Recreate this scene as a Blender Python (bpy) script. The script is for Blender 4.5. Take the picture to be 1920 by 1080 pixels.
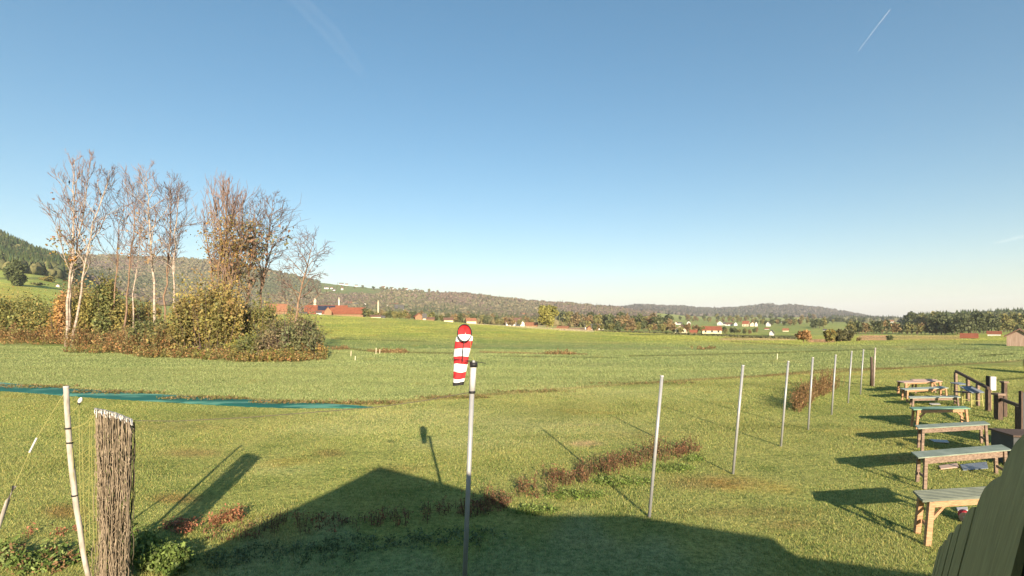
import bpy, math, random
import numpy as np
from mathutils import Vector

for o in list(bpy.data.objects):
    bpy.data.objects.remove(o)
SC = bpy.context.scene
C = SC.collection

# ------------------------------------------------------------------ camera, sky, sun, exposure
H = 4.4                      # camera height above the mown ground
F = 960.0                    # focal length in photo pixels
VH = 600.0                   # photo row of the level horizon
cd = bpy.data.cameras.new('camera')
cam = bpy.data.objects.new('camera', cd)
C.objects.link(cam)
cam.location = (0, 0, H)
cam.rotation_euler = (math.radians(90), 0, 0)
cd.sensor_width = 36
cd.lens = 18.0
cd.shift_y = 60.0 / 1920.0
cd.clip_start = 0.05
cd.clip_end = 60000
SC.camera = cam

SUN_EL = math.radians(18.5)
SUN_AZ = math.radians(167.0)          # clockwise from +Y: behind the camera, a little to the right
w = bpy.data.worlds.new('World')
SC.world = w
w.use_nodes = True
nt = w.node_tree
nt.nodes.clear()
sky = nt.nodes.new('ShaderNodeTexSky')
sky.sky_type = 'NISHITA'
sky.sun_disc = False
sky.sun_elevation = SUN_EL
sky.sun_rotation = SUN_AZ
sky.altitude = 600
sky.air_density = 1.0
sky.dust_density = 1.0
sky.ozone_density = 1.2
bg = nt.nodes.new('ShaderNodeBackground')
bg.inputs['Strength'].default_value = 0.098
wo = nt.nodes.new('ShaderNodeOutputWorld')
hs = nt.nodes.new('ShaderNodeHueSaturation'); hs.inputs['Saturation'].default_value = 1.40; hs.inputs['Hue'].default_value = 0.491
gm = nt.nodes.new('ShaderNodeGamma'); gm.inputs['Gamma'].default_value = 0.82
nt.links.new(sky.outputs[0], gm.inputs['Color']); nt.links.new(gm.outputs[0], hs.inputs['Color'])
nt.links.new(hs.outputs[0], bg.inputs[0])
nt.links.new(bg.outputs[0], wo.inputs[0])

sd = bpy.data.lights.new('sun', 'SUN')
sd.energy = 5.0
sd.angle = math.radians(0.5)
sd.color = (1.0, 0.84, 0.63)
sun = bpy.data.objects.new('sun', sd)
C.objects.link(sun)
SDIR = Vector((math.sin(SUN_AZ) * math.cos(SUN_EL), math.cos(SUN_AZ) * math.cos(SUN_EL), math.sin(SUN_EL)))  # towards the sun
sun.rotation_euler = (-SDIR).to_track_quat('-Z', 'Y').to_euler()
sun.location = SDIR * 50

SC.view_settings.view_transform = 'Standard'
SC.view_settings.look = 'None'
SC.view_settings.exposure = 1.1
SC.view_settings.gamma = 1
SC.cycles.volume_bounces = 1
SC.cycles.max_bounces = 6
SC.cycles.transparent_max_bounces = 12

# ------------------------------------------------------------------ helpers
def tag(o, label=None, cat=None, group=None, kind=None):
    if label: o['label'] = label
    if cat: o['category'] = cat
    if group: o['group'] = group
    if kind: o['kind'] = kind
    return o

def thing(name, label, cat, loc=(0, 0, 0), rz=0, group=None):
    o = bpy.data.objects.new(name, None)
    C.objects.link(o)
    o.empty_display_size = 0.2
    o.location = loc
    o.rotation_euler = (0, 0, rz)
    return tag(o, label, cat, group)

def copy_tree(o, parent=None):
    c = o.copy()
    C.objects.link(c)
    c.parent = parent
    for ch in list(o.children):
        copy_tree(ch, c)
    return c

class MB:
    """collects shapes; build() links them as ONE mesh object"""
    def __init__(s):
        s.v = []; s.f = []; s.m = []
    def add(s, vs, fs, mi=0):
        b = len(s.v)
        s.v += [tuple(p) for p in vs]
        for f in fs:
            s.f.append(tuple(b + i for i in f)); s.m.append(mi)
        return s
    def box(s, x0, x1, y0, y1, z0, z1, mi=0):
        return s.add([(x0,y0,z0),(x1,y0,z0),(x1,y1,z0),(x0,y1,z0),(x0,y0,z1),(x1,y0,z1),(x1,y1,z1),(x0,y1,z1)],
                     [(3,2,1,0),(4,5,6,7),(0,1,5,4),(1,2,6,5),(2,3,7,6),(3,0,4,7)], mi)
    def bar(s, a, b, wx, wy, mi=0, up=(0, 0, 1)):
        """rectangular bar from a to b"""
        a = Vector(a); b = Vector(b); d = (b - a).normalized()
        u = Vector(up)
        if abs(d.dot(u)) > 0.9: u = Vector((0, 1, 0))
        r = d.cross(u).normalized(); u = r.cross(d).normalized()
        r *= wx / 2; u *= wy / 2
        vs = [a-r-u, a+r-u, a+r+u, a-r+u, b-r-u, b+r-u, b+r+u, b-r+u]
        return s.add(vs, [(0,1,2,3),(7,6,5,4),(1,0,4,5),(2,1,5,6),(3,2,6,7),(0,3,7,4)], mi)
    def tube(s, pts, r, n=8, mi=0, cap=True):
        pts = [Vector(p) for p in pts]
        rs = r if isinstance(r, (list, tuple)) else [r] * len(pts)
        b = len(s.v)
        for i, p in enumerate(pts):
            d = (pts[min(i+1, len(pts)-1)] - pts[max(i-1, 0)])
            if d.length < 1e-9: d = Vector((0, 0, 1))
            d.normalize()
            u = Vector((0, 0, 1)) if abs(d.z) < 0.9 else Vector((0, 1, 0))
            x = d.cross(u).normalized(); y = x.cross(d)
            for k in range(n):
                a = 2 * math.pi * k / n
                s.v.append(tuple(p + (x * math.cos(a) + y * math.sin(a)) * rs[i]))
        for i in range(len(pts) - 1):
            for k in range(n):
                k2 = (k + 1) % n
                s.f.append((b+i*n+k, b+i*n+k2, b+(i+1)*n+k2, b+(i+1)*n+k)); s.m.append(mi)
        if cap and n > 2:
            s.f.append(tuple(b + k for k in reversed(range(n)))); s.m.append(mi)
            e = b + (len(pts) - 1) * n
            s.f.append(tuple(e + k for k in range(n))); s.m.append(mi)
        return s
    def prism(s, poly, axis_a, axis_b, org, ext, mi=0):
        """extrude polygon (a,b coords) along vector ext"""
        A = Vector(axis_a); B = Vector(axis_b); O = Vector(org); E = Vector(ext)
        n = len(poly)
        vs = [O + A*p[0] + B*p[1] for p in poly] + [O + A*p[0] + B*p[1] + E for p in poly]
        fs = [tuple(reversed(range(n))), tuple(range(n, 2*n))]
        for i in range(n):
            j = (i + 1) % n
            fs.append((i, j, n + j, n + i))
        return s.add(vs, fs, mi)
    def build(s, name, mats, parent=None, smooth=False, bevel=0):
        me = bpy.data.meshes.new(name)
        me.from_pydata(s.v, [], s.f)
        if not isinstance(mats, (list, tuple)): mats = [mats]
        for m in mats: me.materials.append(m)
        if len(mats) > 1: me.polygons.foreach_set('material_index', s.m)
        if smooth: me.polygons.foreach_set('use_smooth', [True] * len(me.polygons))
        me.update()
        o = bpy.data.objects.new(name, me)
        C.objects.link(o)
        if parent: o.parent = parent
        if bevel:
            b = o.modifiers.new('bevel', 'BEVEL'); b.width = bevel; b.segments = 2; b.limit_method = 'ANGLE'
        return o

def np_mesh(name, V, Fc, col=None, mats=None, parent=None, smooth=False, vcol=None, midx=None, link=True):
    """V: (n,3)  Fc: (m,k)  col: (m,3) per face colour"""
    me = bpy.data.meshes.new(name)
    V = np.asarray(V, np.float32); Fc = np.asarray(Fc, np.int32)
    m, k = Fc.shape
    me.vertices.add(len(V)); me.vertices.foreach_set('co', V.ravel())
    me.loops.add(m * k); me.loops.foreach_set('vertex_index', Fc.ravel())
    me.polygons.add(m)
    me.polygons.foreach_set('loop_start', np.arange(0, m * k, k, dtype=np.int32))
    if col is not None:
        a = me.attributes.new('Col', 'FLOAT_COLOR', 'FACE')
        c4 = np.ones((m, 4), np.float32); c4[:, :3] = col
        a.data.foreach_set('color', c4.ravel())
    if vcol is not None:
        a = me.attributes.new('Col', 'FLOAT_COLOR', 'POINT')
        c4 = np.ones((len(V), 4), np.float32); c4[:, :3] = vcol
        a.data.foreach_set('color', c4.ravel())
    if mats:
        for x in (mats if isinstance(mats, (list, tuple)) else [mats]): me.materials.append(x)
    if midx is not None: me.polygons.foreach_set('material_index', np.asarray(midx, np.int32))
    if smooth: me.polygons.foreach_set('use_smooth', np.ones(m, bool))
    me.update(calc_edges=True)
    if not link: return me
    o = bpy.data.objects.new(name, me)
    C.objects.link(o)
    if parent: o.parent = parent
    return o

# ------------------------------------------------------------------ materials
def nd(t, k): return t.nodes.new(k)
def mat(name, c, rough=0.7, var=0.25, scale=6.0, metal=0.0, c2=None, bump=0.0, stretch=None, spec=0.3):
    m = bpy.data.materials.new(name); m.use_nodes = True
    t = m.node_tree; p = t.nodes['Principled BSDF']
    p.inputs['Roughness'].default_value = rough
    p.inputs['Metallic'].default_value = metal
    p.inputs['Specular IOR Level'].default_value = spec
    tc = nd(t, 'ShaderNodeTexCoord'); mp = nd(t, 'ShaderNodeMapping')
    if stretch: mp.inputs['Scale'].default_value = stretch
    t.links.new(tc.outputs['Object'], mp.inputs[0])
    n = nd(t, 'ShaderNodeTexNoise'); n.inputs['Scale'].default_value = scale
    n.inputs['Detail'].default_value = 6; n.inputs['Roughness'].default_value = 0.65
    t.links.new(mp.outputs[0], n.inputs['Vector'])
    r = nd(t, 'ShaderNodeValToRGB')
    a = [max(0, x * (1 - var)) for x in c]; b = c2 if c2 else [min(1, x * (1 + var)) for x in c]
    r.color_ramp.elements[0].position = 0.3; r.color_ramp.elements[1].position = 0.7
    r.color_ramp.elements[0].color = (*a, 1); r.color_ramp.elements[1].color = (*b, 1)
    t.links.new(n.outputs['Fac'], r.inputs[0]); t.links.new(r.outputs[0], p.inputs['Base Color'])
    if bump:
        bm = nd(t, 'ShaderNodeBump'); bm.inputs['Strength'].default_value = bump; bm.inputs['Distance'].default_value = 0.02
        t.links.new(n.outputs['Fac'], bm.inputs['Height']); t.links.new(bm.outputs[0], p.inputs['Normal'])
    return m

def leafmat(name, trans=0.25, rough=0.6):
    m = bpy.data.materials.new(name); m.use_nodes = True
    t = m.node_tree; p = t.nodes['Principled BSDF']; out = t.nodes['Material Output']
    at = nd(t, 'ShaderNodeAttribute'); at.attribute_name = 'Col'
    p.inputs['Roughness'].default_value = rough; p.inputs['Specular IOR Level'].default_value = 0.2
    t.links.new(at.outputs['Color'], p.inputs['Base Color'])
    if trans > 0:
        tr = nd(t, 'ShaderNodeBsdfTranslucent'); mx = nd(t, 'ShaderNodeMixShader'); mx.inputs[0].default_value = trans
        t.links.new(at.outputs['Color'], tr.inputs[0])
        t.links.new(p.outputs[0], mx.inputs[1]); t.links.new(tr.outputs[0], mx.inputs[2]); t.links.new(mx.outputs[0], out.inputs[0])
    return m

M = {}
M['leaf'] = leafmat('leaf_foliage', 0.25)
M['forest'] = leafmat('forest_crown', 0.0, 0.9)
M['steel'] = mat('galvanised_steel', (0.31, 0.31, 0.31), 0.4, 0.10, 9, 0.1, spec=0.6)
M['whitepaint'] = mat('white_paint_worn', (0.48, 0.47, 0.46), 0.5, 0.10, 14)
M['black'] = mat('black_plastic', (0.02, 0.02, 0.022), 0.5, 0.2)
M['bamboo'] = mat('pale_weathered_pole', (0.36, 0.31, 0.26), 0.7, 0.4, 10, c2=(0.52, 0.47, 0.41), stretch=(1, 1, .3))
M['rope'] = mat('yellow_green_rope', (0.25, 0.24, 0.08), 0.8, 0.3, 12)
M['netbrown'] = mat('brown_netting', (0.22, 0.165, 0.105), 0.9, 0.4, 7, c2=(0.40, 0.32, 0.23))
M['netdark'] = mat('dark_netting', (0.09, 0.075, 0.05), 0.9, 0.4, 7)
M['netwhite'] = mat('white_net_loops', (0.75, 0.72, 0.68), 0.8, 0.1)
M['cable'] = mat('dark_cable', (0.10, 0.085, 0.06), 0.6, 0.2)
M['red'] = mat('red_fabric', (0.50, 0.030, 0.035), 0.8, 0.25, 9)
M['white'] = mat('white_fabric', (0.80, 0.78, 0.74), 0.8, 0.06, 9)
M['wood_orange'] = mat('fresh_orange_timber', (0.33, 0.17, 0.085), 0.7, 0.25, 7, c2=(0.52, 0.32, 0.18), stretch=(1, 1, 6))
M['wood_brown'] = mat('weathered_brown_timber', (0.17, 0.11, 0.08), 0.85, 0.45, 8, c2=(0.33, 0.24, 0.18), stretch=(.6, 5, 5))
M['wood_dark'] = mat('dark_brown_timber', (0.075, 0.05, 0.04), 0.8, 0.4, 8, c2=(0.14, 0.095, 0.07), stretch=(4, 4, .6))
M['wood_pink'] = mat('pinkish_planks', (0.48, 0.34, 0.27), 0.8, 0.2, 8, stretch=(.6, 5, 5))
M['top_green'] = mat('pale_green_sheet', (0.20, 0.25, 0.185), 0.6, 0.2, 3, c2=(0.30, 0.34, 0.27))
M['top_bright'] = mat('bright_green_sheet', (0.11, 0.24, 0.14), 0.5, 0.18, 4, c2=(0.22, 0.34, 0.24))
M['top_grey'] = mat('pale_grey_green_boards', (0.33, 0.37, 0.31), 0.6, 0.15, 5)
M['top_slate'] = mat('grey_green_ribbed_sheet', (0.135, 0.155, 0.12), 0.6, 0.15, 4, c2=(0.19, 0.21, 0.165))
M['olive'] = mat('olive_painted_boards', (0.27, 0.235, 0.095), 0.75, 0.22, 4.5, c2=(0.35, 0.31, 0.135), stretch=(9, 9, .5), bump=0.35)
M['panel_dark'] = mat('dark_grey_panel', (0.055, 0.06, 0.065), 0.6, 0.2, 6)
M['bluetop'] = mat('blue_grey_tabletop', (0.16, 0.19, 0.23), 0.4, 0.15, 6)
M['yellowleg'] = mat('yellow_painted_tube', (0.42, 0.38, 0.14), 0.6, 0.2)
M['bark_white'] = mat('birch_bark', (0.30, 0.22, 0.16), 0.8, 0.45, 1.3, c2=(0.56, 0.46, 0.38), stretch=(1, 1, 2.5))
M['bark_brown'] = mat('brown_bark', (0.19, 0.12, 0.08), 0.85, 0.4, 2, c2=(0.32, 0.21, 0.14))
M['twig'] = mat('bare_twigs', (0.12, 0.085, 0.075), 0.85, 0.2, 0.4, c2=(0.22, 0.155, 0.135))
M['twig_pink'] = mat('pale_pink_twigs', (0.24, 0.155, 0.135), 0.85, 0.2, 0.3, c2=(0.38, 0.28, 0.25))
M['roof_red'] = mat('red_roof_tiles', (0.25, 0.085, 0.045), 0.8, 0.2, 0.6)
M['roof_orange'] = mat('orange_roof_tiles', (0.27, 0.125, 0.07), 0.8, 0.2, 0.6)
M['roof_dark'] = mat('dark_grey_roof', (0.09, 0.085, 0.085), 0.8, 0.2, 0.6)
M['roof_brown'] = mat('brown_roof', (0.16, 0.09, 0.065), 0.8, 0.2, 0.6)
M['wall_white'] = mat('white_render', (0.60, 0.59, 0.56), 0.8, 0.06, 0.8)
M['wall_cream'] = mat('cream_render', (0.62, 0.54, 0.38), 0.8, 0.06, 0.8)
M['wall_wood'] = mat('brown_board_wall', (0.25, 0.15, 0.085), 0.8, 0.25, 1.0, stretch=(5, 5, .5))
M['wall_shed'] = mat('grey_brown_shed_boards', (0.30, 0.20, 0.15), 0.85, 0.3, 1.5, stretch=(6, 6, .3), c2=(0.42, 0.31, 0.25))
M['pane'] = mat('dark_window_glass', (0.04, 0.05, 0.06), 0.2, 0.1)
M['solar'] = mat('solar_glass', (0.03, 0.035, 0.06), 0.25, 0.1)
M['straw'] = mat('straw', (0.50, 0.37, 0.15), 0.9, 0.3, 8)
M['bird'] = mat('black_feathers', (0.012, 0.012, 0.014), 0.6, 0.1)

def ground_mat():
    m = bpy.data.materials.new('meadow_ground'); m.use_nodes = True
    t = m.node_tree; p = t.nodes['Principled BSDF']
    p.inputs['Roughness'].default_value = 0.9; p.inputs['Specular IOR Level'].default_value = 0.1
    at = nd(t, 'ShaderNodeAttribute'); at.attribute_name = 'Col'
    g = nd(t, 'ShaderNodeNewGeometry')
    def noise(scale, det=5, rough=.6):
        n = nd(t, 'ShaderNodeTexNoise'); n.inputs['Scale'].default_value = scale; n.inputs['Detail'].default_value = det
        n.inputs['Roughness'].default_value = rough
        t.links.new(g.outputs['Position'], n.inputs['Vector']); return n
    def ramp(n, stops):
        r = nd(t, 'ShaderNodeValToRGB'); r.color_ramp.elements[0].position = stops[0][0]; r.color_ramp.elements[0].color = (*stops[0][1], 1)
        r.color_ramp.elements[1].position = stops[-1][0]; r.color_ramp.elements[1].color = (*stops[-1][1], 1)
        for s_ in stops[1:-1]:
            e = r.color_ramp.elements.new(s_[0]); e.color = (*s_[1], 1)
        t.links.new(n.outputs['Fac'], r.inputs[0]); return r
    def mul(a, b):
        x = nd(t, 'ShaderNodeMix'); x.data_type = 'RGBA'; x.blend_type = 'MULTIPLY'; x.inputs[0].default_value = 1
        t.links.new(a, x.inputs[6]); t.links.new(b, x.inputs[7]); return x.outputs[2]
    n1 = noise(.055, 4); r1 = ramp(n1, [(.32, (.80, .93, .72)), (.5, (1, 1, 1)), (.68, (1.22, 1.08, 1.05))])
    n2 = noise(.55, 6, .7); r2 = ramp(n2, [(.32, (.55, .66, .50)), (.48, (.98, 1, .95)), (.68, (1.3, 1.18, 1.2))])
    n3 = noise(7.0, 5, .75); r3 = ramp(n3, [(.34, (.38, .44, .34)), (.5, (.95, .97, .92)), (.66, (1.45, 1.4, 1.3))])
    n4 = noise(.23, 3, .5); r4 = ramp(n4, [(.60, (1, 1, 1)), (.74, (1.35, .92, .72))])
    c = mul(mul(mul(mul(at.outputs['Color'], r1.outputs[0]), r2.outputs[0]), r3.outputs[0]), r4.outputs[0])
    t.links.new(c, p.inputs['Base Color'])
    bm = nd(t, 'ShaderNodeBump'); bm.inputs['Strength'].default_value = 0.9; bm.inputs['Distance'].default_value = 0.06
    t.links.new(n3.outputs['Fac'], bm.inputs['Height'])
    b2 = nd(t, 'ShaderNodeBump'); b2.inputs['Strength'].default_value = 0.8; b2.inputs['Distance'].default_value = 0.25
    t.links.new(n2.outputs['Fac'], b2.inputs['Height']); t.links.new(bm.outputs[0], b2.inputs['Normal'])
    t.links.new(b2.outputs[0], p.inputs['Normal'])
    return m
M['ground'] = ground_mat()

# ------------------------------------------------------------------ terrain
KD = np.array([60, 90, 130, 170, 210, 250, 300, 400, 500, 600, 700, 850, 1000, 1250, 1500, 1800, 2300, 3000, 3600, 6000, 14000], float)
COLS = {
 0:    [(60,670),(90,634),(150,600),(250,560),(400,516),(500,504),(600,482),(700,455),(850,447),(1000,460),(1800,540),(6000,600)],
 60:   [(60,670),(90,635),(150,603),(250,566),(400,524),(500,513),(600,498),(700,482),(850,476),(1000,485),(1800,545),(6000,600)],
 110:  [(60,670),(90,637),(150,607),(250,574),(400,536),(500,524),(600,514),(700,500),(850,490),(1000,492),(1800,484),(6000,600)],
 210:  [(60,670),(90,643),(150,614),(250,590),(400,572),(700,560),(1000,535),(1500,500),(1800,483),(3000,560),(6000,600)],
 300:  [(60,670),(90,646),(150,618),(250,600),(400,592),(700,585),(1000,560),(1500,512),(1800,486),(3000,560),(6000,600)],
 450:  [(60,670),(90,645),(150,617),(250,599),(400,594),(700,588),(1000,572),(1500,525),(1800,495),(3000,570),(6000,600)],
 560:  [(60,670),(90,643),(150,613),(250,592),(300,588),(400,594),(700,590),(1000,580),(1500,548),(1800,520),(3000,580),(6000,600)],
 700:  [(60,670),(90,643),(150,617),(250,599),(300,596),(400,602),(700,593),(1000,580),(1500,556),(1800,541),(3000,590),(6000,600)],
 900:  [(60,670),(90,645),(160,620),(250,610),(300,607),(400,612),(700,602),(1000,594),(1500,577),(1800,556),(3000,590),(6000,600)],
 1100: [(60,670),(90,646),(160,626),(250,620),(300,620),(400,618),(700,608),(1000,600),(1500,588),(1800,573),(3000,588),(6000,600)],
 1300: [(60,670),(90,647),(130,634),(170,629),(250,629),(400,622),(700,611),(1000,604),(1500,597),(1800,595),(2300,592),(3000,576),(6000,600)],
 1500: [(60,670),(90,649),(130,643),(170,640),(250,634),(400,622),(700,608),(1000,603),(1500,600),(2300,594),(3000,577),(6000,600)],
 1640: [(60,670),(90,648),(130,641),(170,638),(250,633),(400,624),(700,611),(1000,606),(1500,604),(3000,598),(6000,600)],
 1750: [(60,670),(90,647),(130,639),(170,635),(250,631),(400,627),(600,612),(800,602),(1000,606),(1800,606),(6000,601)],
 1920: [(60,670),(90,647),(130,637),(170,631),(250,626),(400,621),(600,604),(800,594),(1000,600),(1800,604),(6000,601)],
}
SKY1 = [(110,480),(200,480),(330,485),(400,489),(470,499),(520,510),(560,520),(600,529),(640,535),(700,540),(760,544),(850,550),(900,554),(960,562),(1000,566),(1060,570),(1120,575),(1165,579),(1200,587),(1300,597)]
SKY2 = [(1100,587),(1165,579),(1190,574),(1260,576),(1300,579),(1350,581),(1400,577),(1445,572),(1466,578),(1472,574),(1500,575),(1540,580),(1580,586),(1600,590),(1640,598),(1700,600)]
UC = np.arange(-40, 1961, 10.0)
cu = sorted(COLS)
tabK = np.array([np.interp(np.log(KD), np.log([p[0] for p in COLS[k]]), [p[1] for p in COLS[k]]) for k in cu])
VT = np.array([[np.interp(u, cu, tabK[:, j]) for j in range(len(KD))] for u in UC])
for i, u in enumerate(UC):
    if 110 <= u <= 1200: VT[i, 15] = np.interp(u, [p[0] for p in SKY1], [p[1] for p in SKY1])
    if 1120 <= u <= 1690: VT[i, 17] = np.interp(u, [p[0] for p in SKY2], [p[1] for p in SKY2])
    VT[i, -1] = 600.8
ZT = H - (VT - VH) / F * KD[None, :]
ZT[:, 0] = 0.0
KS = np.concatenate([[0.0], KD]); ZS = np.concatenate([np.zeros((len(UC), 1)), ZT], 1)
def smooth_noise(x, y):
    return (np.sin(x*.031+1.3)*np.cos(y*.027+.4) + .6*np.sin(x*.071-y*.053+2.1) + .4*np.cos(x*.15+y*.11))
def tz(x, y):
    """ground height, vectorised"""
    x = np.asarray(x, float); y = np.asarray(y, float)
    r = np.hypot(x, y) + 1e-9
    th = np.arctan2(x, y)
    tmax = math.atan(1.04)
    thc = np.clip(th, -tmax, tmax)
    D = r * np.cos(thc)
    u = 960 + F * np.tan(thc)
    fi = np.clip((u - UC[0]) / 10.0, 0, len(UC) - 1.001); i = fi.astype(int); fu = fi - i
    k = np.clip(np.searchsorted(KS, D, side='right') - 1, 0, len(KS) - 2)
    fd = np.clip((D - KS[k]) / (KS[k+1] - KS[k]), 0, 1)
    z = (ZS[i, k]*(1-fu) + ZS[i+1, k]*fu)*(1-fd) + (ZS[i, k+1]*(1-fu) + ZS[i+1, k+1]*fu)*fd
    amp = np.clip((D - 70) / 200, 0, 1) * .35 + np.clip((D - 900)/800, 0, 1) * 1.5
    back = np.clip((np.abs(th) - 1.2) / .5, 0, 1)
    return z * (1 - back) + smooth_noise(x, y) * amp
def gz(x, y): return float(tz(x, y))
def find_D(u, v, dmin=0):
    """distance at which the ground is seen at photo pixel (u, v)"""
    if v > 672: return F * H / (v - VH)
    Ds = np.exp(np.linspace(math.log(max(dmin, 55)), math.log(4200), 900))
    zz = tz((u - 960) / F * Ds, Ds)
    vv = VH + F * (H - zz) / Ds
    j = np.argmax(vv <= v)
    if vv[j] > v: j = int(np.argmin(vv))
    return float(Ds[j])
def at(u, v, dmin=0):
    D = find_D(u, v, dmin); x = (u - 960) / F * D
    return Vector((x, D, gz(x, D)))
def P(u, v, D): return Vector(((u - 960) / F * D, D, H - (v - VH) / F * D))

def seg_dist(u, v, pts):
    best = np.full(np.shape(u), 1e9)
    for (a, b) in zip(pts[:-1], pts[1:]):
        ax, ay = a; bx, by = b
        L = (bx-ax)**2 + (by-ay)**2
        t = np.clip(((u-ax)*(bx-ax) + (v-ay)*(by-ay)) / L, 0, 1)
        best = np.minimum(best, np.hypot(u-(ax+t*(bx-ax)), v-(ay+t*(by-ay))))
    return best

EDGE = [(-300, 700), (0, 722), (340, 744), (560, 755), (700, 757), (890, 742), (1235, 716), (1690, 690), (2100, 665)]
def wp(u, v): D = F*H/(v-VH); return ((u-960)/F*D, D)
EDGE_W = [wp(*p) for p in EDGE]

def sm(a, b, x):
    t = np.clip((x - a) / (b - a), 0, 1); return t*t*(3-2*t)
def paint(x, y, z):
    """meadow albedo by place"""
    n = len(x)
    Dp = np.maximum(y, 1.0)
    u = 960 + F * x / Dp; v = VH + F * (H - z) / Dp
    col = np.tile(np.array([0.285, 0.300, 0.098]), (n, 1))               # mown short grass
    ex = np.array([p[0] for p in EDGE_W]); ey = np.array([p[1] for p in EDGE_W]); o_ = np.argsort(ex)
    ye = np.interp(x, ex[o_], ey[o_])
    far = sm(-.6, .6, y - ye)[:, None]
    pale = np.array([0.255, 0.290, 0.115])
    col = col*(1-far) + pale*far                                          # longer dewy grass beyond the edge
    mid = sm(70, 130, y)[:, None]
    col = col*(1-mid) + np.array([0.335, 0.345, 0.088])*mid               # big hay field
    lf = (sm(330, 60, u) * sm(90, 140, y))[:, None]
    col = col*(1-lf) + np.array([0.30, 0.30, 0.075])*lf
    e = np.exp(-((y - ye)/.55)**2)[:, None] * .65
    col = col*(1-e) + np.array([0.21, 0.135, 0.06])*e                     # dry brown edge
    front = (y > 3)
    def blend(mask, c, k=1.0):
        nonlocal col
        mk = (mask * front * k)[:, None]; col = col*(1-mk) + np.array(c)*mk
    # far land
    vfar = sm(240, 340, y)
    blend(vfar, (0.28, 0.31, 0.10))
    blend(sm(800, 1000, y) * (u < 1200) * (u > 100), (0.13, 0.10, 0.075))
    blend(sm(2100, 2400, y), (0.10, 0.085, 0.075))
    def box(u0, u1, v0, v1, s=1.0): return sm(u0-6, u0+6, u)*sm(u1+6, u1-6, u)*sm(v0-s, v0+s, v)*sm(v1+s, v1-s, v)
    blend(box(600, 715, 530, 552, 2)*(y > 900), (0.17, 0.205, 0.085))
    blend(box(700, 870, 541, 556, 1.5)*(y > 900), (0.19, 0.20, 0.10))
    blend(box(705, 800, 556, 566, 1.5)*(y > 900), (0.24, 0.23, 0.12))
    blend(box(-60, 330, 490, 640, 4)*sm(90, 110, y)*(y < 520), (0.34, 0.38, 0.10))
    blend(box(-60, 60, 535, 570, 8)*(y > 120), (0.36, 0.33, 0.09), .8)
    blend(box(-60, 130, 520, 524, 1)*(y > 120), (0.20, 0.22, 0.08))
    # tan strips and ploughed fields
    blend(box(880, 1075, 605, 612, 1.2)*(y > 250), (0.50, 0.42, 0.27))
    blend(box(1050, 1130, 614, 620, 1)*(y > 200), (0.46, 0.33, 0.22))
    blend(box(1350, 1492, 634.5, 638, .8), (0.42, 0.33, 0.17))
    blend(box(1355, 1500, 632.5, 634.5, .6), (0.20, 0.14, 0.07), .7)
    blend(box(1515, 1565, 636, 642, 1), (0.45, 0.27, 0.15))
    blend(box(1612, 1672, 629, 638, 1), (0.46, 0.29, 0.16))
    blend(box(1672, 1805, 629, 637, 1), (0.38, 0.29, 0.13), .8)
    # wet ditches / furrows
    for pts, w_, c, k in [([(860,602),(980,613),(1075,619),(1112,621)], 1.7, (0.50,0.42,0.27), .9), ([(1040,615),(1110,617)], 1.2, (0.42,0.24,0.15), .8), ([(1290,628.5),(1500,632)], .8, (0.10,0.11,0.05), .8), ([(610,648),(700,660),(860,663)], 1.6, (0.09,0.085,0.03), .8), ([(690,657),(760,661)], 2.2, (0.22,0.13,0.06), .8),
                          ([(900,660),(1010,663),(1100,664)], 1.2, (0.24,0.15,0.07), .8), ([(940,668),(1160,671)], 1, (0.09,0.10,0.035), .7),
                          ([(1180,668),(1420,663),(1640,655)], 1.2, (0.11,0.12,0.04), .8), ([(1430,705),(1560,693),(1690,691)], 1.4, (0.17,0.12,0.05), .8),
                          ([(1700,655),(1850,655)], 1, (0.08,0.09,0.035), .8), ([(1835,668),(1900,664)], 1.2, (0.08,0.09,0.035), .8),
                          ([(1840,716),(1880,712),(1960,706)], 1.8, (0.06,0.075,0.025), .8), ([(640,636),(800,640)], 1.0, (0.13,0.14,0.045), .6),
                          ([(1370,640),(1500,648)], 1.2, (0.16,0.13,0.05), .6), ([(1180,627),(1500,630)], 1.0, (0.07,0.08,0.04), .8)]:
        blend(np.exp(-(seg_dist(u, v, pts)/w_)**2), c, k)
    # bare and worn spots near
    for (cu_, cv_, ru, rv, c, k) in [(1098,832,34,6,(0.42,0.30,0.17),.9),(1100,797,40,2.2,(0.38,0.30,0.15),.7),(620,850,30,8,(0.26,0.16,0.07),.5),(360,850,60,8,(0.24,0.15,0.07),.5),
                                     (1330,905,90,14,(0.22,0.13,0.06),.5),(740,880,60,10,(0.2,0.15,0.06),.4),(330,935,50,10,(0.27,0.14,0.06),.6),(120,960,40,14,(0.24,0.12,0.05),.6),(1700,860,60,8,(0.26,0.17,0.08),.5),
                                     (1480,985,60,10,(0.22,0.15,0.06),.4),(1400,960,120,10,(0.2,0.13,0.05),.35),(1190,815,60,8,(0.22,0.17,0.07),.4),(300,800,160,8,(0.2,0.14,0.06),.3)]:
        blend(np.exp(-(((u-cu_)/ru)**2 + ((v-cv_)/rv)**2)**1.5), c, k)
    for (cu_, cv_, ru, rv) in [(760,780,220,22),(1000,800,260,20),(640,805,120,12),(1150,735,200,14),(520,880,80,12),(880,830,150,12)]:
        blend(np.exp(-(((u-cu_)/ru)**2 + ((v-cv_)/rv)**2)), (0.36, 0.365, 0.155), .6)   # paler dewy patches
    for (cu_, cv_, ru, rv) in [(1050,775,110,9),(420,780,120,8),(1000,820,60,5),(200,870,120,14),(1440,800,90,6)]:
        blend(np.exp(-(((u-cu_)/ru)**2 + ((v-cv_)/rv)**2)), (0.15, 0.17, 0.045), .5)
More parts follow.
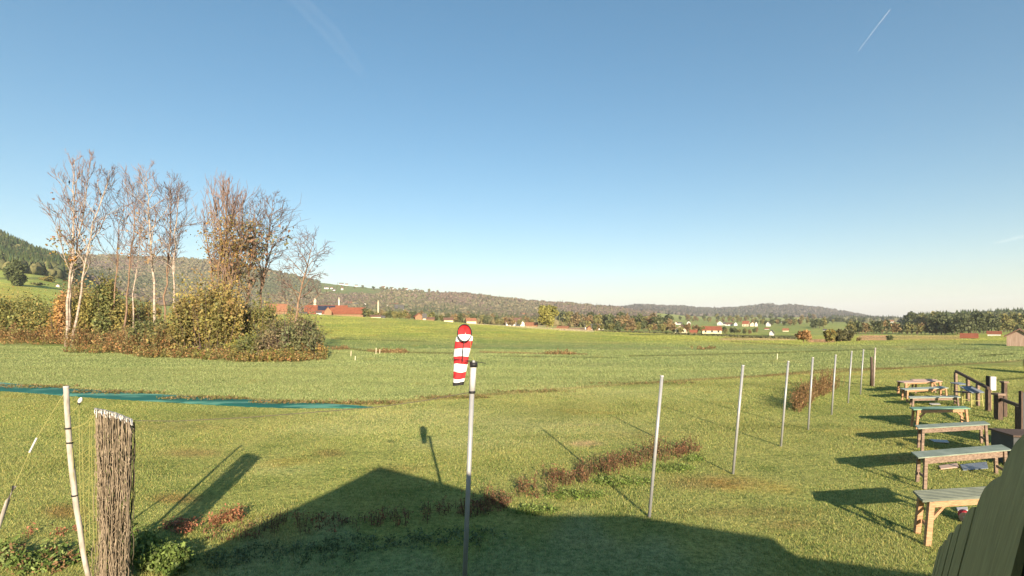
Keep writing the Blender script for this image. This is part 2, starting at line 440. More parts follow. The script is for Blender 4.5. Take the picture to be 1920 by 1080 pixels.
    stk = np.sin(y*.62+2.2*np.sin(x*.045)+x*.05)*np.sin(x*.06+y*.21+1.1*np.sin(y*.3)) + .7*np.sin(y*1.45+1.7*np.sin(x*.09+2)+x*.11)*np.cos(x*.045-y*.1)
    amp = (sm(14, 30, y)*sm(330, 200, y)*.075)
    col = col*(1+amp*stk)[:, None]
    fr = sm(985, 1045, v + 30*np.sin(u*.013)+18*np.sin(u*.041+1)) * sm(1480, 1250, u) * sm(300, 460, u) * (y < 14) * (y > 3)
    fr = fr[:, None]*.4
    col = col*(1-fr) + np.array([0.255, 0.315, 0.195])*fr                 # dew and frost, plus the hut shadow's paler bluish tone put into the colour
    return col

th = np.concatenate([np.linspace(-math.pi, -.95, 60, endpoint=False), np.linspace(-.95, .95, 780, endpoint=False), np.linspace(.95, math.pi, 60, endpoint=False)])
rr = np.concatenate([[0.5], np.exp(np.linspace(math.log(3), math.log(16000), 620))])
T_, R_ = np.meshgrid(th, rr)
gx = (R_*np.sin(T_)).ravel(); gy = (R_*np.cos(T_)).ravel()
gzv = tz(gx, gy)
nth, nr = len(th), len(rr)
idx = np.arange(nth*nr).reshape(nr, nth)
q = np.stack([idx[:-1, :], np.roll(idx, -1, 1)[:-1, :], np.roll(idx, -1, 1)[1:, :], idx[1:, :]], -1).reshape(-1, 4)[:, ::-1]
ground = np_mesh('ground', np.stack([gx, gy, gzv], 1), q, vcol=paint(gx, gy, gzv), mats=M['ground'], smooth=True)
tag(ground, 'green meadow and mown grass running out to wooded hills', 'ground', kind='structure')

# ------------------------------------------------------------------ generic foliage builders
def quads(rng, cen, size, flat=0.0, aspect=1.0):
    """random leaf quads at centres"""
    n = len(cen)
    a = rng.normal(size=(n, 3)); a /= np.linalg.norm(a, axis=1)[:, None]
    b = rng.normal(size=(n, 3)); b -= (a*b).sum(1)[:, None]*a; b /= np.linalg.norm(b, axis=1)[:, None]
    s = (size if np.ndim(size) else np.full(n, size))[:, None] * .5
    a = a*s; b = b*s*aspect
    V = np.stack([cen-a-b, cen+a-b*.4, cen+a*.6+b, cen-a*.7+b*.8], 1).reshape(-1, 3)
    Fq = np.arange(n*4).reshape(n, 4)
    return V, Fq

def pick(rng, pal, n, jit=.18):
    pal = np.array(pal); c = pal[rng.integers(0, len(pal), n)]
    return np.clip(c * (1 + rng.normal(size=(n, 1))*jit), 0.003, 1)

def clump_pts(rng, n, clumps, shell=.55):
    """points in a set of ellipsoids (cx,cy,cz,rx,ry,rz); returns points and clump index"""
    cl = np.array(clumps); wgt = cl[:, 3]*cl[:, 4]*cl[:, 5]; wgt = wgt**.75; wgt /= wgt.sum()
    k = rng.choice(len(cl), n, p=wgt)
    d = rng.normal(size=(n, 3)); d /= np.linalg.norm(d, axis=1)[:, None]
    r = (shell + (1-shell)*rng.random(n))**.9
    r *= 1 + .12*rng.normal(size=n)
    p = cl[k, :3] + d*r[:, None]*cl[k, 3:6]
    return p, k

def tubes_np(polys, radii, sides=3):
    """polylines -> tube quads as arrays"""
    V = []; Fq = []; base = 0
    ang = np.arange(sides)*2*math.pi/sides
    ca = np.cos(ang)[None, :, None]; sa = np.sin(ang)[None, :, None]
    for pts, rs in zip(polys, radii):
        pts = np.asarray(pts, float); m = len(pts)
        d = np.gradient(pts, axis=0); d /= (np.linalg.norm(d, axis=1)[:, None] + 1e-9)
        ref = np.where(np.abs(d[:, 2:3]) < .9, np.array([[0, 0, 1.]]), np.array([[0, 1., 0]]))
        x = np.cross(d, ref); x /= np.linalg.norm(x, axis=1)[:, None]; y_ = np.cross(x, d)
        ring = pts[:, None, :] + (x[:, None, :]*ca + y_[:, None, :]*sa)*np.asarray(rs)[:, None, None]
        V.append(ring.reshape(-1, 3))
        i = np.arange(m-1)[:, None]*sides; k = np.arange(sides)[None, :]
        k2 = (k+1) % sides
        f = np.stack([i+k, i+k2, i+sides+k2, i+sides+k], -1).reshape(-1, 4) + base
        Fq.append(f); base += m*sides
    return np.concatenate(V), np.concatenate(Fq)

def grow(rng, path, r0, levels, nb, spread, up, lenf, start=.35, wob=.12, minr=.012, env=None):
    """bare tree: trunk polyline + recursive branches. returns (trunk polys,radii),(twig polys,radii),tips"""
    path = np.asarray(path, float)
    L = np.linalg.norm(np.diff(path, axis=0), axis=1).sum()
    seg = np.concatenate([[0], np.cumsum(np.linalg.norm(np.diff(path, axis=0), axis=1))])/L
    tt = np.linspace(0, 1, 14)
    tp = np.stack([np.interp(tt, seg, path[:, j]) for j in range(3)], 1)
    tp[1:-1, :2] += rng.normal(size=(12, 2))*wob*.8
    tr = r0*(1-tt)**.8 + minr*1.4
    tr = tr*.82; polys = [(tp, tr)]; twigs = []; tips = []
    def rec(P0, d0, length, rad, lev):
        n = 5
        pts = [P0]; d = d0.copy()
        for i in range(n):
            d = d + rng.normal(size=3)*.16; d[2] += up*.14
            d /= np.linalg.norm(d); pts.append(pts[-1] + d*length/n)
        pts = np.array(pts)
        rs = rad*(1-np.linspace(0, 1, n+1))**.7 + minr
        twigs.append((pts, rs)); tips.append(pts[-1])
        if lev > 0:
            k = nb[levels-lev]
            for _ in range(k):
                t = rng.uniform(.2, 1.0); j = min(int(t*n), n-1); f = t*n-j
                q0 = pts[j]*(1-f)+pts[j+1]*f
                dd = pts[j+1]-pts[j]; dd /= np.linalg.norm(dd)
                s = rng.normal(size=3); s -= s.dot(dd)*dd; s /= np.linalg.norm(s)
                nd_ = dd*math.cos(spread)+s*math.sin(spread)*rng.uniform(.6, 1.3)
                nd_ /= np.linalg.norm(nd_)
                rec(q0, nd_, length*rng.uniform(.38, .62), rad*.5, lev-1)
    n0 = nb[0]
    for i in range(n0):
        t = start + (1-start)*((i+rng.random())/n0)
        q0 = np.array([np.interp(t, tt, tp[:, j]) for j in range(3)])
        a = i*2.4 + rng.uniform(-.5, .5)
        dh = np.array([math.cos(a), math.sin(a), 0])
        el = spread*rng.uniform(.7, 1.2)
        d = dh*math.sin(el) + np.array([0, 0, 1.])*math.cos(el)
        rel = (t-start)/(1-start)
        e = env(rel) if env else (1-rel)*.8+.25
        rec(q0, d/np.linalg.norm(d), L*lenf*e*rng.uniform(.8, 1.15), r0*.38*(1-t*.7), levels-1)
    return polys, twigs, np.array(tips)

# ------------------------------------------------------------------ left group of trees
rng = np.random.default_rng(7)
def tree(name, label, base_uv, D, path_uv, r0, barkm, twigm, nb, spread, up, lenf, start, seed, leaf=None, levels=3, env=None, group='tall trees in the clump at the left', minr=.013, ydrift=0):
    rg = np.random.default_rng(seed)
    pts = [P(u_, v_, D + ydrift*i) for i, (u_, v_) in enumerate(path_uv)]
    b = pts[0]; b.z = gz(b.x, b.y) - .05
    root = thing(name, label, 'tree', b, 0, group)
    path = np.array([np.array(p_ - b) for p_ in pts])
    polys, twigs, tips = grow(rg, path, r0, levels, nb, spread, up, lenf, start, env=env, minr=minr)
    V, Fq = tubes_np([p_[0] for p_ in polys], [p_[1] for p_ in polys], 7)
    np_mesh('trunk', V, Fq, mats=barkm, parent=root, smooth=True)
    big = [t_ for t_ in twigs if t_[1][0] > .045]; small = [t_ for t_ in twigs if t_[1][0] <= .045]
    if big:
        V, Fq = tubes_np([p_[0] for p_ in big], [p_[1] for p_ in big], 5)
        np_mesh('limbs', V, Fq, mats=barkm, parent=root)
    if small:
        V, Fq = tubes_np([p_[0] for p_ in small], [p_[1] for p_ in small], 3)
        np_mesh('crown', V, Fq, mats=twigm, parent=root)
    if leaf:
        n, size, pal, zr = leaf
        src = tips[(tips[:, 2] > zr[0]) & (tips[:, 2] < zr[1])]
        if len(src):
            c = src[rg.integers(0, len(src), n)] + rg.normal(size=(n, 3))*.45
            c[:, 2] -= rg.random(n)*.6
            V, Fq = quads(rg, c, size*(.6+.8*rg.random(n)), aspect=.8)
            np_mesh('foliage', V, Fq, col=pick(rg, pal, n), mats=M['leaf'], parent=root)
    return root

GOLD = [(0.36, 0.20, 0.05), (0.30, 0.20, 0.06), (0.24, 0.20, 0.07), (0.38, 0.17, 0.05)]
OLIVE = [(0.19, 0.18, 0.055), (0.25, 0.205, 0.065), (0.14, 0.14, 0.05), (0.30, 0.215, 0.07), (0.24, 0.225, 0.065)]
col_env = lambda r: (.30 + .75*math.sin(math.pi*min(1, r*.75+.15)))*(1-.65*r**2.5)
bw, bb, tw, tpk = M['bark_white'], M['bark_brown'], M['twig'], M['twig_pink']
tree('birch_tree', 'tallest white trunked birch at the far left with forked bare crown', 0, 76, [(124,618),(127,560),(135,490),(138,400),(140,295)], .24, bw, tpk, (17,5,4), .55, .9, .20, .30, 11, leaf=(260, .32, OLIVE+GOLD, (8, 17)), env=col_env)
tree('birch_tree', 'white birch whose top reaches highest of the left clump', 0, 77, [(126,615),(133,540),(146,460),(158,380),(173,285)], .20, bw, tpk, (15,5,3), .5, .9, .17, .42, 12, env=col_env)
tree('birch_tree', 'leaning birch with spreading dark twigs, second white trunk from the left', 0, 75, [(134,616),(150,550),(162,480),(178,410),(205,318)], .20, bw, tw, (17,5,4), .6, .7, .22, .38, 13, env=col_env, leaf=(90, .3, [(0.30,0.16,0.11)], (15, 24)))
tree('slender_tree', 'slender dark tree left of the pair with pale stems', 0, 80, [(208,615),(214,560),(218,480),(226,420),(236,352)], .15, bb, tw, (15,5,3), .65, .6, .24, .42, 14, env=col_env)
tree('slender_tree', 'slender tree with curved pale brown stem rising behind bushes', 0, 78, [(231,620),(238,560),(244,480),(252,410),(262,340)], .17, bb, tw, (15,5,3), .6, .6, .20, .45, 15, env=col_env, leaf=(90, .3, GOLD, (12, 20)))
tree('slender_tree', 'shorter white stemmed tree leaning right between two taller ones', 0, 79, [(246,610),(250,560),(256,500),(264,450),(270,395)], .13, bw, tpk, (12,5,3), .6, .6, .20, .45, 16, env=col_env)
tree('birch_tree', 'pale trunk birch bending left with feathery top in the middle of clump', 0, 74, [(293,622),(291,540),(284,470),(277,400),(275,318)], .24, bw, tpk, (19,5,4), .6, .7, .21, .40, 17, env=col_env, leaf=(120, .3, [(0.32,0.22,0.12)], (13, 20)))
tree('slender_tree', 'bare dark tree with forked base beside the bent birch', 0, 76, [(310,622),(306,560),(314,500),(319,430),(322,335)], .19, bb, tw, (18,6,3), .62, .6, .20, .40, 18, env=col_env)
tree('slender_tree', 'bare tree with straight pinkish trunk at the gap in the clump', 0, 75, [(328,625),(326,560),(325,480),(332,400),(338,345)], .17, bw, tw, (17,5,4), .6, .6, .19, .42, 19, env=col_env)
tree('poplar_tree', 'broad upright tree with golden lower leaves and pinkish bare top', 0, 70, [(428,655),(426,600),(422,520),(424,430),(430,338)], .26, bb, tpk, (36,5,3), .36, 1.3, .40, .12, 20, leaf=(2600, .20, [(0.33,0.22,0.06),(0.26,0.21,0.07),(0.22,0.19,0.08),(0.30,0.18,0.06)], (7, 19)), env=lambda r: (.75+.35*math.sin(math.pi*r))*(1-r)**.62, minr=.015)
for k_, (pa, sd_) in enumerate([([(424,610),(400,540),(388,460),(380,390)], 420), ([(426,600),(440,520),(452,440),(455,370)], 421)]):
    tree('slender_tree', ['thin upright stem leaning left out of the golden tree', 'thin upright stem leaning right out of the golden tree'][k_], 0, 70.8, [(p_[0], p_[1]) for p_ in [(425,655)]+pa], .15, bb, tpk, (12,4,3), .4, 1.2, .22, .4, sd_, leaf=(350, .24, GOLD, (8, 17)), env=col_env, minr=.014)
tree('poplar_tree', 'half leafy tree with grey green clumps right of the golden tree', 0, 72, [(455,650),(462,580),(470,500),(478,440),(478,385)], .22, bb, tw, (20,5,3), .6, .6, .26, .30, 21, leaf=(1000, .36, [(0.20,0.17,0.12),(0.17,0.17,0.09),(0.28,0.17,0.11)], (8, 18)), env=col_env)
tree('bare_tree', 'bare fan shaped tree behind the half leafy one', 0, 76, [(478,650),(486,580),(492,520),(503,460),(512,372)], .24, bb, tw, (20,6,4), .7, .55, .27, .35, 22, env=col_env)
tree('bare_tree', 'small round crowned bare tree standing at the right end of clump', 0, 64, [(548,660),(551,610),(560,560),(574,510),(588,452)], .22, bb, tw, (18,6,4), .95, .55, .30, .36, 23, env=lambda r: .95-.35*r)

def shrub(name, label, u, v, D, wpx, hpx, n, size, pal, seed, depth=3.0, ntw=60, cat='shrub', group='shrubs under the tall trees', nclump=9, spiky=0):
    rg = np.random.default_rng(seed)
    b = P(u, v, D); b.z = gz(b.x, b.y)
    n = int(n*1.7); size *= .74; pal = [tuple(1.3*c_ for c_ in p_) for p_ in pal]
    root = thing(name, label, cat, b, 0, group)
    W = wpx/F*D/2; Hh = hpx/F*D*.98; nclump = int(nclump*1.8)
    cl = []
    for i in range(nclump):
        a = (i+.5)/nclump*2-1 + rg.normal()*.12
        hh = Hh*(.6+.4*rg.random())*(1-.35*abs(a)**2)
        r_ = W*(.30+.18*rg.random())*.72
        cl.append((a*W*.78, rg.uniform(-1, 1)*depth*.45, hh*.55, r_, depth*.4, hh*.48))
        cl.append((a*W*.78+rg.normal()*r_*.5, rg.uniform(-1, 1)*depth*.4, hh*.80, r_*.5, depth*.25, hh*.22))
    c, k = clump_pts(rg, n, cl, .45)
    st_ = rg.random(n) < .16
    c[st_, 2] += np.abs(rg.normal(size=st_.sum()))*Hh*.17; c[st_, 0] += rg.normal(size=st_.sum())*W*.07
    if spiky:
        c[:, 2] += np.abs(rg.normal(size=n))*spiky
    c[:, 2] = np.where(c[:, 2] < .05, rg.random(n)*Hh*.3, c[:, 2])
    V, Fq = quads(rg, c, size*(.35+1.3*rg.random(n)**2), aspect=.8)
    pal_ = np.array(pal); ck = pal_[rg.integers(0, len(pal_), len(cl))][k]
    colr = .5*ck*rg.uniform(.7, 1.3, len(cl))[k][:, None] + .5*pick(rg, pal, n, .25)
    np_mesh('foliage', V, Fq, col=colr, mats=M['leaf'], parent=root)
    pol = []; rad = []
    for i in range(ntw):
        j = rg.integers(0, len(cl)); q_ = np.array(cl[j])
        e = q_[:3] + rg.normal(size=3)*q_[3:6]*.8; e[2] = abs(e[2]) + Hh*.1
        s0 = np.array([e[0]*.6, e[1]*.5, 0.0])
        pol.append(np.array([s0, s0*.5+e*.5+rg.normal(size=3)*.15, e])); rad.append(np.array([.05, .03, .012]))
    V, Fq = tubes_np(pol, rad, 3)
    np_mesh('stems', V, Fq, mats=M['twig'], parent=root)
    return root

GRN = [(0.10, 0.12, 0.045), (0.13, 0.14, 0.05), (0.08, 0.10, 0.04), (0.17, 0.16, 0.06)]
RUST = [(0.36, 0.19, 0.08), (0.30, 0.16, 0.07), (0.38, 0.26, 0.11), (0.25, 0.16, 0.075), (0.22, 0.19, 0.08), (0.18, 0.18, 0.07)]
DK = [(0.075, 0.085, 0.05), (0.10, 0.11, 0.055), (0.13, 0.13, 0.06)]
shrub('shrub', 'broad olive shrub at the left edge behind rusty reeds', 45, 632, 86, 190, 92, 9000, .36, OLIVE+GRN, 31, 5)
shrub('shrub', 'orange leaved young tree in front of the leftmost birches', 122, 620, 82, 60, 100, 2600, .34, GOLD+RUST, 32, 3, nclump=4)
shrub('shrub', 'dense green willow bush between the birches and thin trees', 185, 630, 80, 95, 135, 8500, .36, GRN+OLIVE, 33, 4, nclump=6)
shrub('shrub', 'brown leafed bush behind the leaning birches', 165, 600, 95, 150, 125, 5000, .38, [(0.22,0.14,0.08),(0.16,0.13,0.06),(0.26,0.18,0.09)], 34, 4, nclump=7, ntw=120)
shrub('shrub', 'yellowish thin bush behind the slender trees', 262, 612, 92, 90, 110, 4200, .36, OLIVE+GOLD, 35, 4, nclump=5, ntw=120)
shrub('shrub', 'dark grey green bush low in the middle of clump', 290, 655, 68, 100, 66, 6500, .30, DK+GRN, 36, 3, nclump=6)
shrub('shrub', 'largest bush, yellow olive, below the golden tree', 385, 662, 65, 150, 165, 15000, .33, OLIVE+[(0.28,0.20,0.07),(0.25,0.16,0.07),(0.09,0.09,0.04)], 37, 5, nclump=8, ntw=120)
shrub('shrub', 'olive bush around the foot of half leafy tree', 480, 652, 70, 110, 100, 7000, .33, OLIVE+GRN, 38, 4, nclump=6, ntw=120)
shrub('shrub', 'brownish weeping bush hanging round the small bare tree', 552, 640, 68, 85, 92, 2600, .30, [(0.27,0.20,0.09),(0.22,0.18,0.07),(0.30,0.24,0.11)], 39, 3, nclump=5, ntw=160)
shrub('shrub', 'dark bramble mound at the right end of clump', 540, 672, 60, 140, 82, 10000, .28, DK+GRN+[(0.20,0.14,0.09)], 40, 5, nclump=8, ntw=160)
shrub('shrub', 'bright yellow green shrub at the front edge of clump', 462, 673, 60, 70, 46, 3200, .26, [(0.25,0.25,0.05),(0.19,0.21,0.05),(0.28,0.24,0.06)], 41, 3, nclump=5)
shrub('shrub', 'low yellowing bush at the right tip of the clump', 585, 672, 59.5, 55, 34, 1800, .24, RUST[:3]+OLIVE, 42, 3, nclump=4)

# rusty reeds and tall dry herbs along the front of the clump
def herbs(name, label, spots, n, h, size, pal, seed, kindlab='dead weeds', stems=True, leafn=9, lean=.15, clumpy=False):
    """spots: (u,v,ru,rv,weight) patches on the ground"""
    rg = np.random.default_rng(seed)
    sp = np.array(spots); wg = sp[:, 4]/sp[:, 4].sum()
    k = rg.choice(len(sp), n, p=wg)
    a = rg.random(n)*2*math.pi; r_ = np.sqrt(rg.random(n))
    uu = sp[k, 0] + np.cos(a)*r_*sp[k, 2]; vv = sp[k, 1] + np.sin(a)*r_*sp[k, 3]
    nc_ = max(4, n//9); cc_ = rg.integers(0, n, nc_); as_ = cc_[rg.integers(0, nc_, n)]
    if clumpy:
        uu = uu*.25+uu[as_]*.75; vv = vv*.25+vv[as_]*.75
    cen = []; pol = []; rad = []; cols = []; sz = []
    pal = np.array(pal)
    for i in range(n):
        b = at(uu[i], vv[i]); hh = h*rg.uniform(.4, 1.1)*(.72+.38*math.sin(b.x*2.3/(.5+h)+seed)*math.cos(b.y*1.7/(.5+h)))
        tip = np.array(b) + np.array([rg.normal()*lean*hh, rg.normal()*lean*hh, hh])
        b_ = np.array(b)
        pol.append(np.array([b_, (b_+tip)/2 + rg.normal(size=3)*.03*hh, tip])); rad.append(np.array([.007, .006, .004])*(1+h))
        cc = pal[rg.integers(0, len(pal))]
        for j in range(leafn):
            t = rg.uniform(.15, 1.05)
            cen.append(b_*(1-t)+tip*t + rg.normal(size=3)*np.array([.05, .05, .04])*(1+hh)); cols.append(cc*rg.uniform(.6, 1.4)); sz.append(size*rg.uniform(.5, 1.3))
    V1, F1 = tubes_np(pol, rad, 3)
    V2, F2 = quads(rg, np.array(cen), np.array(sz), aspect=.55)
    c1 = np.tile(pal.mean(0)*.8, (len(F1), 1))
    o = np_mesh(name, np.concatenate([V1, V2]), np.concatenate([F1, F2+len(V1)]), col=np.concatenate([c1, np.array(cols)]), mats=M['leaf'])
    return tag(o, label, kindlab, kind='stuff')
herbs('dry_reeds', 'rusty orange dry reeds along the front of the tree clump', [(20,628,40,6,3),(75,632,30,6,3),(110,640,40,6,4),(160,650,40,6,4),(215,655,35,7,4),(250,660,30,6,3),(310,664,25,5,1.5),(30,640,40,5,1)], 2600, 3.7, .24, RUST, 51, 'reeds', leafn=13)
herbs('tall_herbs', 'mixed green and ochre herbs fringing the right half of the clump', [(340,669,40,4,3),(400,672,50,4,3),(470,676,50,4,3),(530,676,50,4,3),(590,672,26,5,2),(280,668,30,4,2),(60,644,70,4,1.5),(180,661,60,3,1.5)], 1600, 1.5, .20, OLIVE+RUST+[(0.20,0.22,0.05)], 52, 'herbs', leafn=9)

# ------------------------------------------------------------------ near weeds
DOCK = [(0.25, 0.11, 0.06), (0.19, 0.09, 0.055), (0.25, 0.14, 0.075), (0.12, 0.075, 0.045), (0.23,0.17,0.08), (0.17,0.15,0.07)]
herbs('dock_weeds', 'reddish brown dock weeds in a strip beside the roof shadow', [(935,945,30,10,2.5),(1000,925,40,12,2.5),(1060,900,45,12,3.5),(1120,885,45,12,4),(1180,870,40,11,3.5),(1240,858,40,10,3.5),(1290,846,24,9,2.5)], 330, .62, .044, DOCK, 61, leafn=18, lean=.16)
herbs('dock_weeds', 'reddish brown weeds standing inside the roof shadow', [(440,1000,60,16,2),(540,990,60,16,2),(640,985,70,16,2),(740,975,70,16,2),(850,960,60,14,2.5),(900,955,40,12,2)], 200, .32, .045, DOCK+[(0.12,0.13,0.06)], 62, leafn=12)
herbs('dock_weeds', 'tall rusty weeds between the farther metal poles', [(1495,768,14,8,2),(1510,755,16,7,2),(1530,742,18,6,2),(1552,732,16,5,2),(1572,724,12,4,1)], 300, 1.25, .075, [(0.27,0.17,0.08),(0.22,0.14,0.07),(0.30,0.16,0.08),(0.20,0.17,0.06)], 63, leafn=16, lean=.2, clumpy=True)
herbs('dock_weeds', 'small sunlit red weeds left of the roof shadow', [(425,985,26,10,3),(440,975,20,8,2),(110,1000,50,14,1),(30,1010,40,14,1),(310,1000,30,12,1),(90,1040,60,14,1)], 90, .26, .05, [(0.42,0.17,0.10),(0.33,0.14,0.08),(0.24,0.16,0.07)], 64, leafn=16, clumpy=True)
LUSH = [(0.13, 0.19, 0.045), (0.17, 0.23, 0.06), (0.10, 0.15, 0.035), (0.21, 0.26, 0.09)]
herbs('leafy_weeds', 'lush light green leafy weeds at the foot of hanging net', [(280,1050,60,24,4),(330,1065,30,20,2),(250,1020,30,10,1)], 330, .40, .085, LUSH, 65, 'weeds', leafn=16, clumpy=True)
herbs('leafy_weeds', 'green weeds in the lower left corner round the bent pole', [(50,1060,70,24,4),(120,1050,50,26,3),(10,1030,30,20,1)], 230, .2, .07, LUSH+[(0.24,0.14,0.07)], 66, 'weeds', leafn=12, clumpy=True)
herbs('leafy_weeds', 'bluish green weeds along the shaded foot of the strip', [(700,1020,120,16,3),(560,1040,120,20,3),(860,1010,100,16,2),(420,1050,60,20,2)], 260, .10, .05, [(0.12,0.17,0.08),(0.14,0.19,0.09),(0.08,0.12,0.045)], 67, 'weeds', leafn=12)
herbs('leafy_weeds', 'bright green clover strip in front of dock weeds', [(1000,960,50,8,2),(1080,930,60,9,3),(1170,905,60,9,3),(1250,880,50,8,3),(1300,862,20,7,1)], 420, .12, .05, [(0.17,0.24,0.05),(0.21,0.27,0.08),(0.13,0.19,0.04)], 68, 'weeds', leafn=10)
herbs('dry_tufts', 'brown dry tufts along the edge between mown and long grass', [(60,726,90,3,2),(220,737,90,3,2),(380,748,90,3,2),(560,756,90,2.5,2),(700,757,60,2.5,2),(850,746,70,2,1.4),(1000,735,90,2,1),(1200,719,120,1.6,1)], 1500, .16, .10, [(0.25,0.17,0.08),(0.19,0.16,0.06),(0.15,0.16,0.05)], 69, 'grass', leafn=5)

far_e = [(-160,705),(0,717),(120,728),(200,733),(340,742),(440,748),(520,752),(620,757),(700,763.5)]
near_e = [(-160,719),(0,733),(120,742),(200,748),(350,757),(480,764),(560,765.5),(640,765.8),(702,765)]
FE = np.array([wp(*e_) for e_ in far_e]); NE = np.array([wp(*e_) for e_ in near_e])
# grass blades
def grass(name, label, n, d0, d1, h, wd, pal, seed, side=1.08, power=1.0, ymask=None):
    rg = np.random.default_rng(seed)
    D = d0 + (d1-d0)*rg.random(n)**power
    x = (rg.random(n)*2-1)*side*D
    if ymask is not None:
        keep = ymask(x, D, rg); D = D[keep]; x = x[keep]; n = len(D)
    yf = np.interp(x, FE[:, 0], FE[:, 1]); yn = np.interp(x, NE[:, 0], NE[:, 1])
    ok = ~((D < yf) & (D > yn-.12) & (x < -7)); x = x[ok]; D = D[ok]; n = len(D)
    z = tz(x, D)
    sc = .75+.5*smooth_noise(x*14, D*14)/2 ; sc = np.clip(sc, .45, 1.3)
    hh = h*(.5+rg.random(n))*sc; ww = wd*(.6+.8*rg.random(n))*(D/max(d0, 12))**.55
    hh *= (D/max(d0, 12))**.25
    a = rg.random(n)*math.pi
    dx = np.cos(a)*ww/2; dy = np.sin(a)*ww/2
    lx = rg.normal(size=n)*hh*.5; ly = rg.normal(size=n)*hh*.5
    V = np.stack([np.stack([x-dx, D-dy, z-.005], 1), np.stack([x+dx, D+dy, z-.005], 1), np.stack([x+lx, D+ly, z+hh], 1)], 1).reshape(-1, 3)
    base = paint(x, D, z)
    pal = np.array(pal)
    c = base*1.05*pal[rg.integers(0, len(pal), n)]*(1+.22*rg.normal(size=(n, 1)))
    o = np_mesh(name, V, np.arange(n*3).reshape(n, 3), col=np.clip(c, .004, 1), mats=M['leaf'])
    return tag(o, label, 'grass', kind='stuff')
TINT2 = [(1, 1, 1), (.9, .96, .88), (1.1, 1.06, 1.08), (.82, .9, .8), (1.12, 1.06, 1.15)]
TINT = [(1, 1, 1), (.8, .95, .8), (1.2, 1.1, 1.1), (1.3, 1.05, 1.0), (.65, .8, .6), (1.35, 1.25, 1.5)]
grass('grass', 'short mown green grass blades near the hut', 900000, 8, 48, .050, .012, TINT, 71, power=1.15)
exs = np.array([p_[0] for p_ in EDGE_W]); eys = np.array([p_[1] for p_ in EDGE_W]); oo = np.argsort(exs)
grass('long_grass', 'longer dewy grass blades beyond the teal matting', 330000, 20, 75, .10, .030, TINT2, 72, ymask=lambda x, D, rg: D > np.interp(x, exs[oo], eys[oo])+.2)

def far_mask(x, D, rg):
    u = 960+F*x/D
    return (rg.random(len(x)) < .45+.55*np.clip(smooth_noise(x*2.1, D*.9), -.5, 1)) & ~((u < 640) & (D > 62) & (D < 100))
grass('meadow_grass', 'tufty hay meadow grass reaching to the far hedge', 420000, 62, 330, .17, .055, TINT2, 73, side=1.05, power=.75, ymask=far_mask)

# ------------------------------------------------------------------ windsock and its pole
WD = 8.6
wb = P(871, 1091, WD); wb.z = 0
wt = P(888, 684, WD)
root = thing('windsock_pole', 'tall white metal pole in the middle carrying the windsock', 'pole', wb)
rel = lambda p_: p_ - wb
mid = P(885, 735, WD)
MB().tube([(0, 0, 0), rel(mid)], .040, 16).build('lower_tube', M['steel'], root, smooth=True)
MB().tube([rel(mid) - Vector((0, 0, .01)), rel(wt)], .050, 16).build('upper_tube', M['whitepaint'], root, smooth=True)
MB().tube([rel(mid)-Vector((0, 0, .02)), rel(mid)+Vector((0, 0, .02))], .056, 16).build('clamp_band', M['black'], root, smooth=True)
MB().tube([rel(wt)-Vector((0, 0, .035)), rel(wt)+Vector((0, 0, .04))], .066, 16).build('collar', M['black'], root, smooth=True)
MB().tube([rel(wt)+Vector((0, 0, .03)), rel(wt)+Vector((0, 0, .075))], [.035, .02], 12).build('cap', M['steel'], root, smooth=True)
cr = MB()
cr.tube([rel(P(848, 673, WD-.05)), rel(wt)+Vector((0, 0, .06)), rel(P(911, 681, WD+.05))], .006, 6)
cr.build('cross_rod', M['black'], root)
# windsock
hc = P(871, 624, WD-.05)
root = thing('windsock', 'red and white striped windsock hanging limp beside the white pole', 'windsock', hc)
hoop = MB(); n = 28; ring = []
nrm = Vector((.12, -1, .35)).normalized(); ex_ = nrm.cross(Vector((0, 0, 1))).normalized(); ez_ = ex_.cross(nrm)
RX, RZ = .115, .150
hp = [(ex_*math.cos(2*math.pi*i/n)*RX + ez_*math.sin(2*math.pi*i/n)*RZ) for i in range(n+1)]
hoop.tube(hp, .009, 8, cap=False).build('hoop', M['netdark'] if False else M['black'], root, smooth=True)
# centre line: goes back from the hoop then drops
cl_uv = [(871,624,0),(871,625,.07),(870,632,.12),(869,642,.12),(868,653,.11),(866,668,.10),(865,682,.10),(862,697,.10),(860,710,.10),(858,722,.10)]
Rr = [None, .135, .140, .138, .133, .127, .118, .108, .098, .092]
rg = np.random.default_rng(5)
V = []; NS = 28; rings = []
sub = 4
pts_ = [P(a_, b_, WD-.05+c_)-hc for a_, b_, c_ in cl_uv]
prm = []
for i in range(len(pts_)-1):
    for j in range(sub): prm.append(i+j/sub)
prm.append(len(pts_)-1)
def lerp(L, t):
    i = min(int(t), len(L)-2); f = t-i; return L[i]*(1-f)+L[i+1]*f
for t in prm:
    c = lerp(pts_, t)
    row = []
    bl = min(1, t/2.0); bl = bl*bl*(3-2*bl)
    for k in range(NS):
        a = 2*math.pi*k/NS
        hoopp = ex_*math.cos(a)*RX + ez_*math.sin(a)*RZ
        r_ = .14 if t < 1 else lerp([.135]+Rr[1:], t)
        fold = 1+.13*math.sin(3*a+t*.9)*min(1, t/3)+.05*math.sin(7*a+1.3*t)*min(1, t/4)
        hor = Vector((math.cos(a)*r_*fold, -math.sin(a)*r_*.62*fold, 0)) if True else None
        # ring mapping: hoop top (sin>0) -> back of the hanging sleeve
        hor = Vector((math.cos(a)*r_*fold, math.sin(a)*r_*.6*fold, .008*math.sin(2*a+t)*min(1, t/4)))
        off = hoopp*(1-bl) + hor*bl
        row.append(c+off)
    rings.append(row)
fb = MB()
for row in rings: fb.v += [tuple(p_) for p_ in row]
vstr = [638, 652, 668, 681, 697, 709, 719]   # photo rows where stripes change
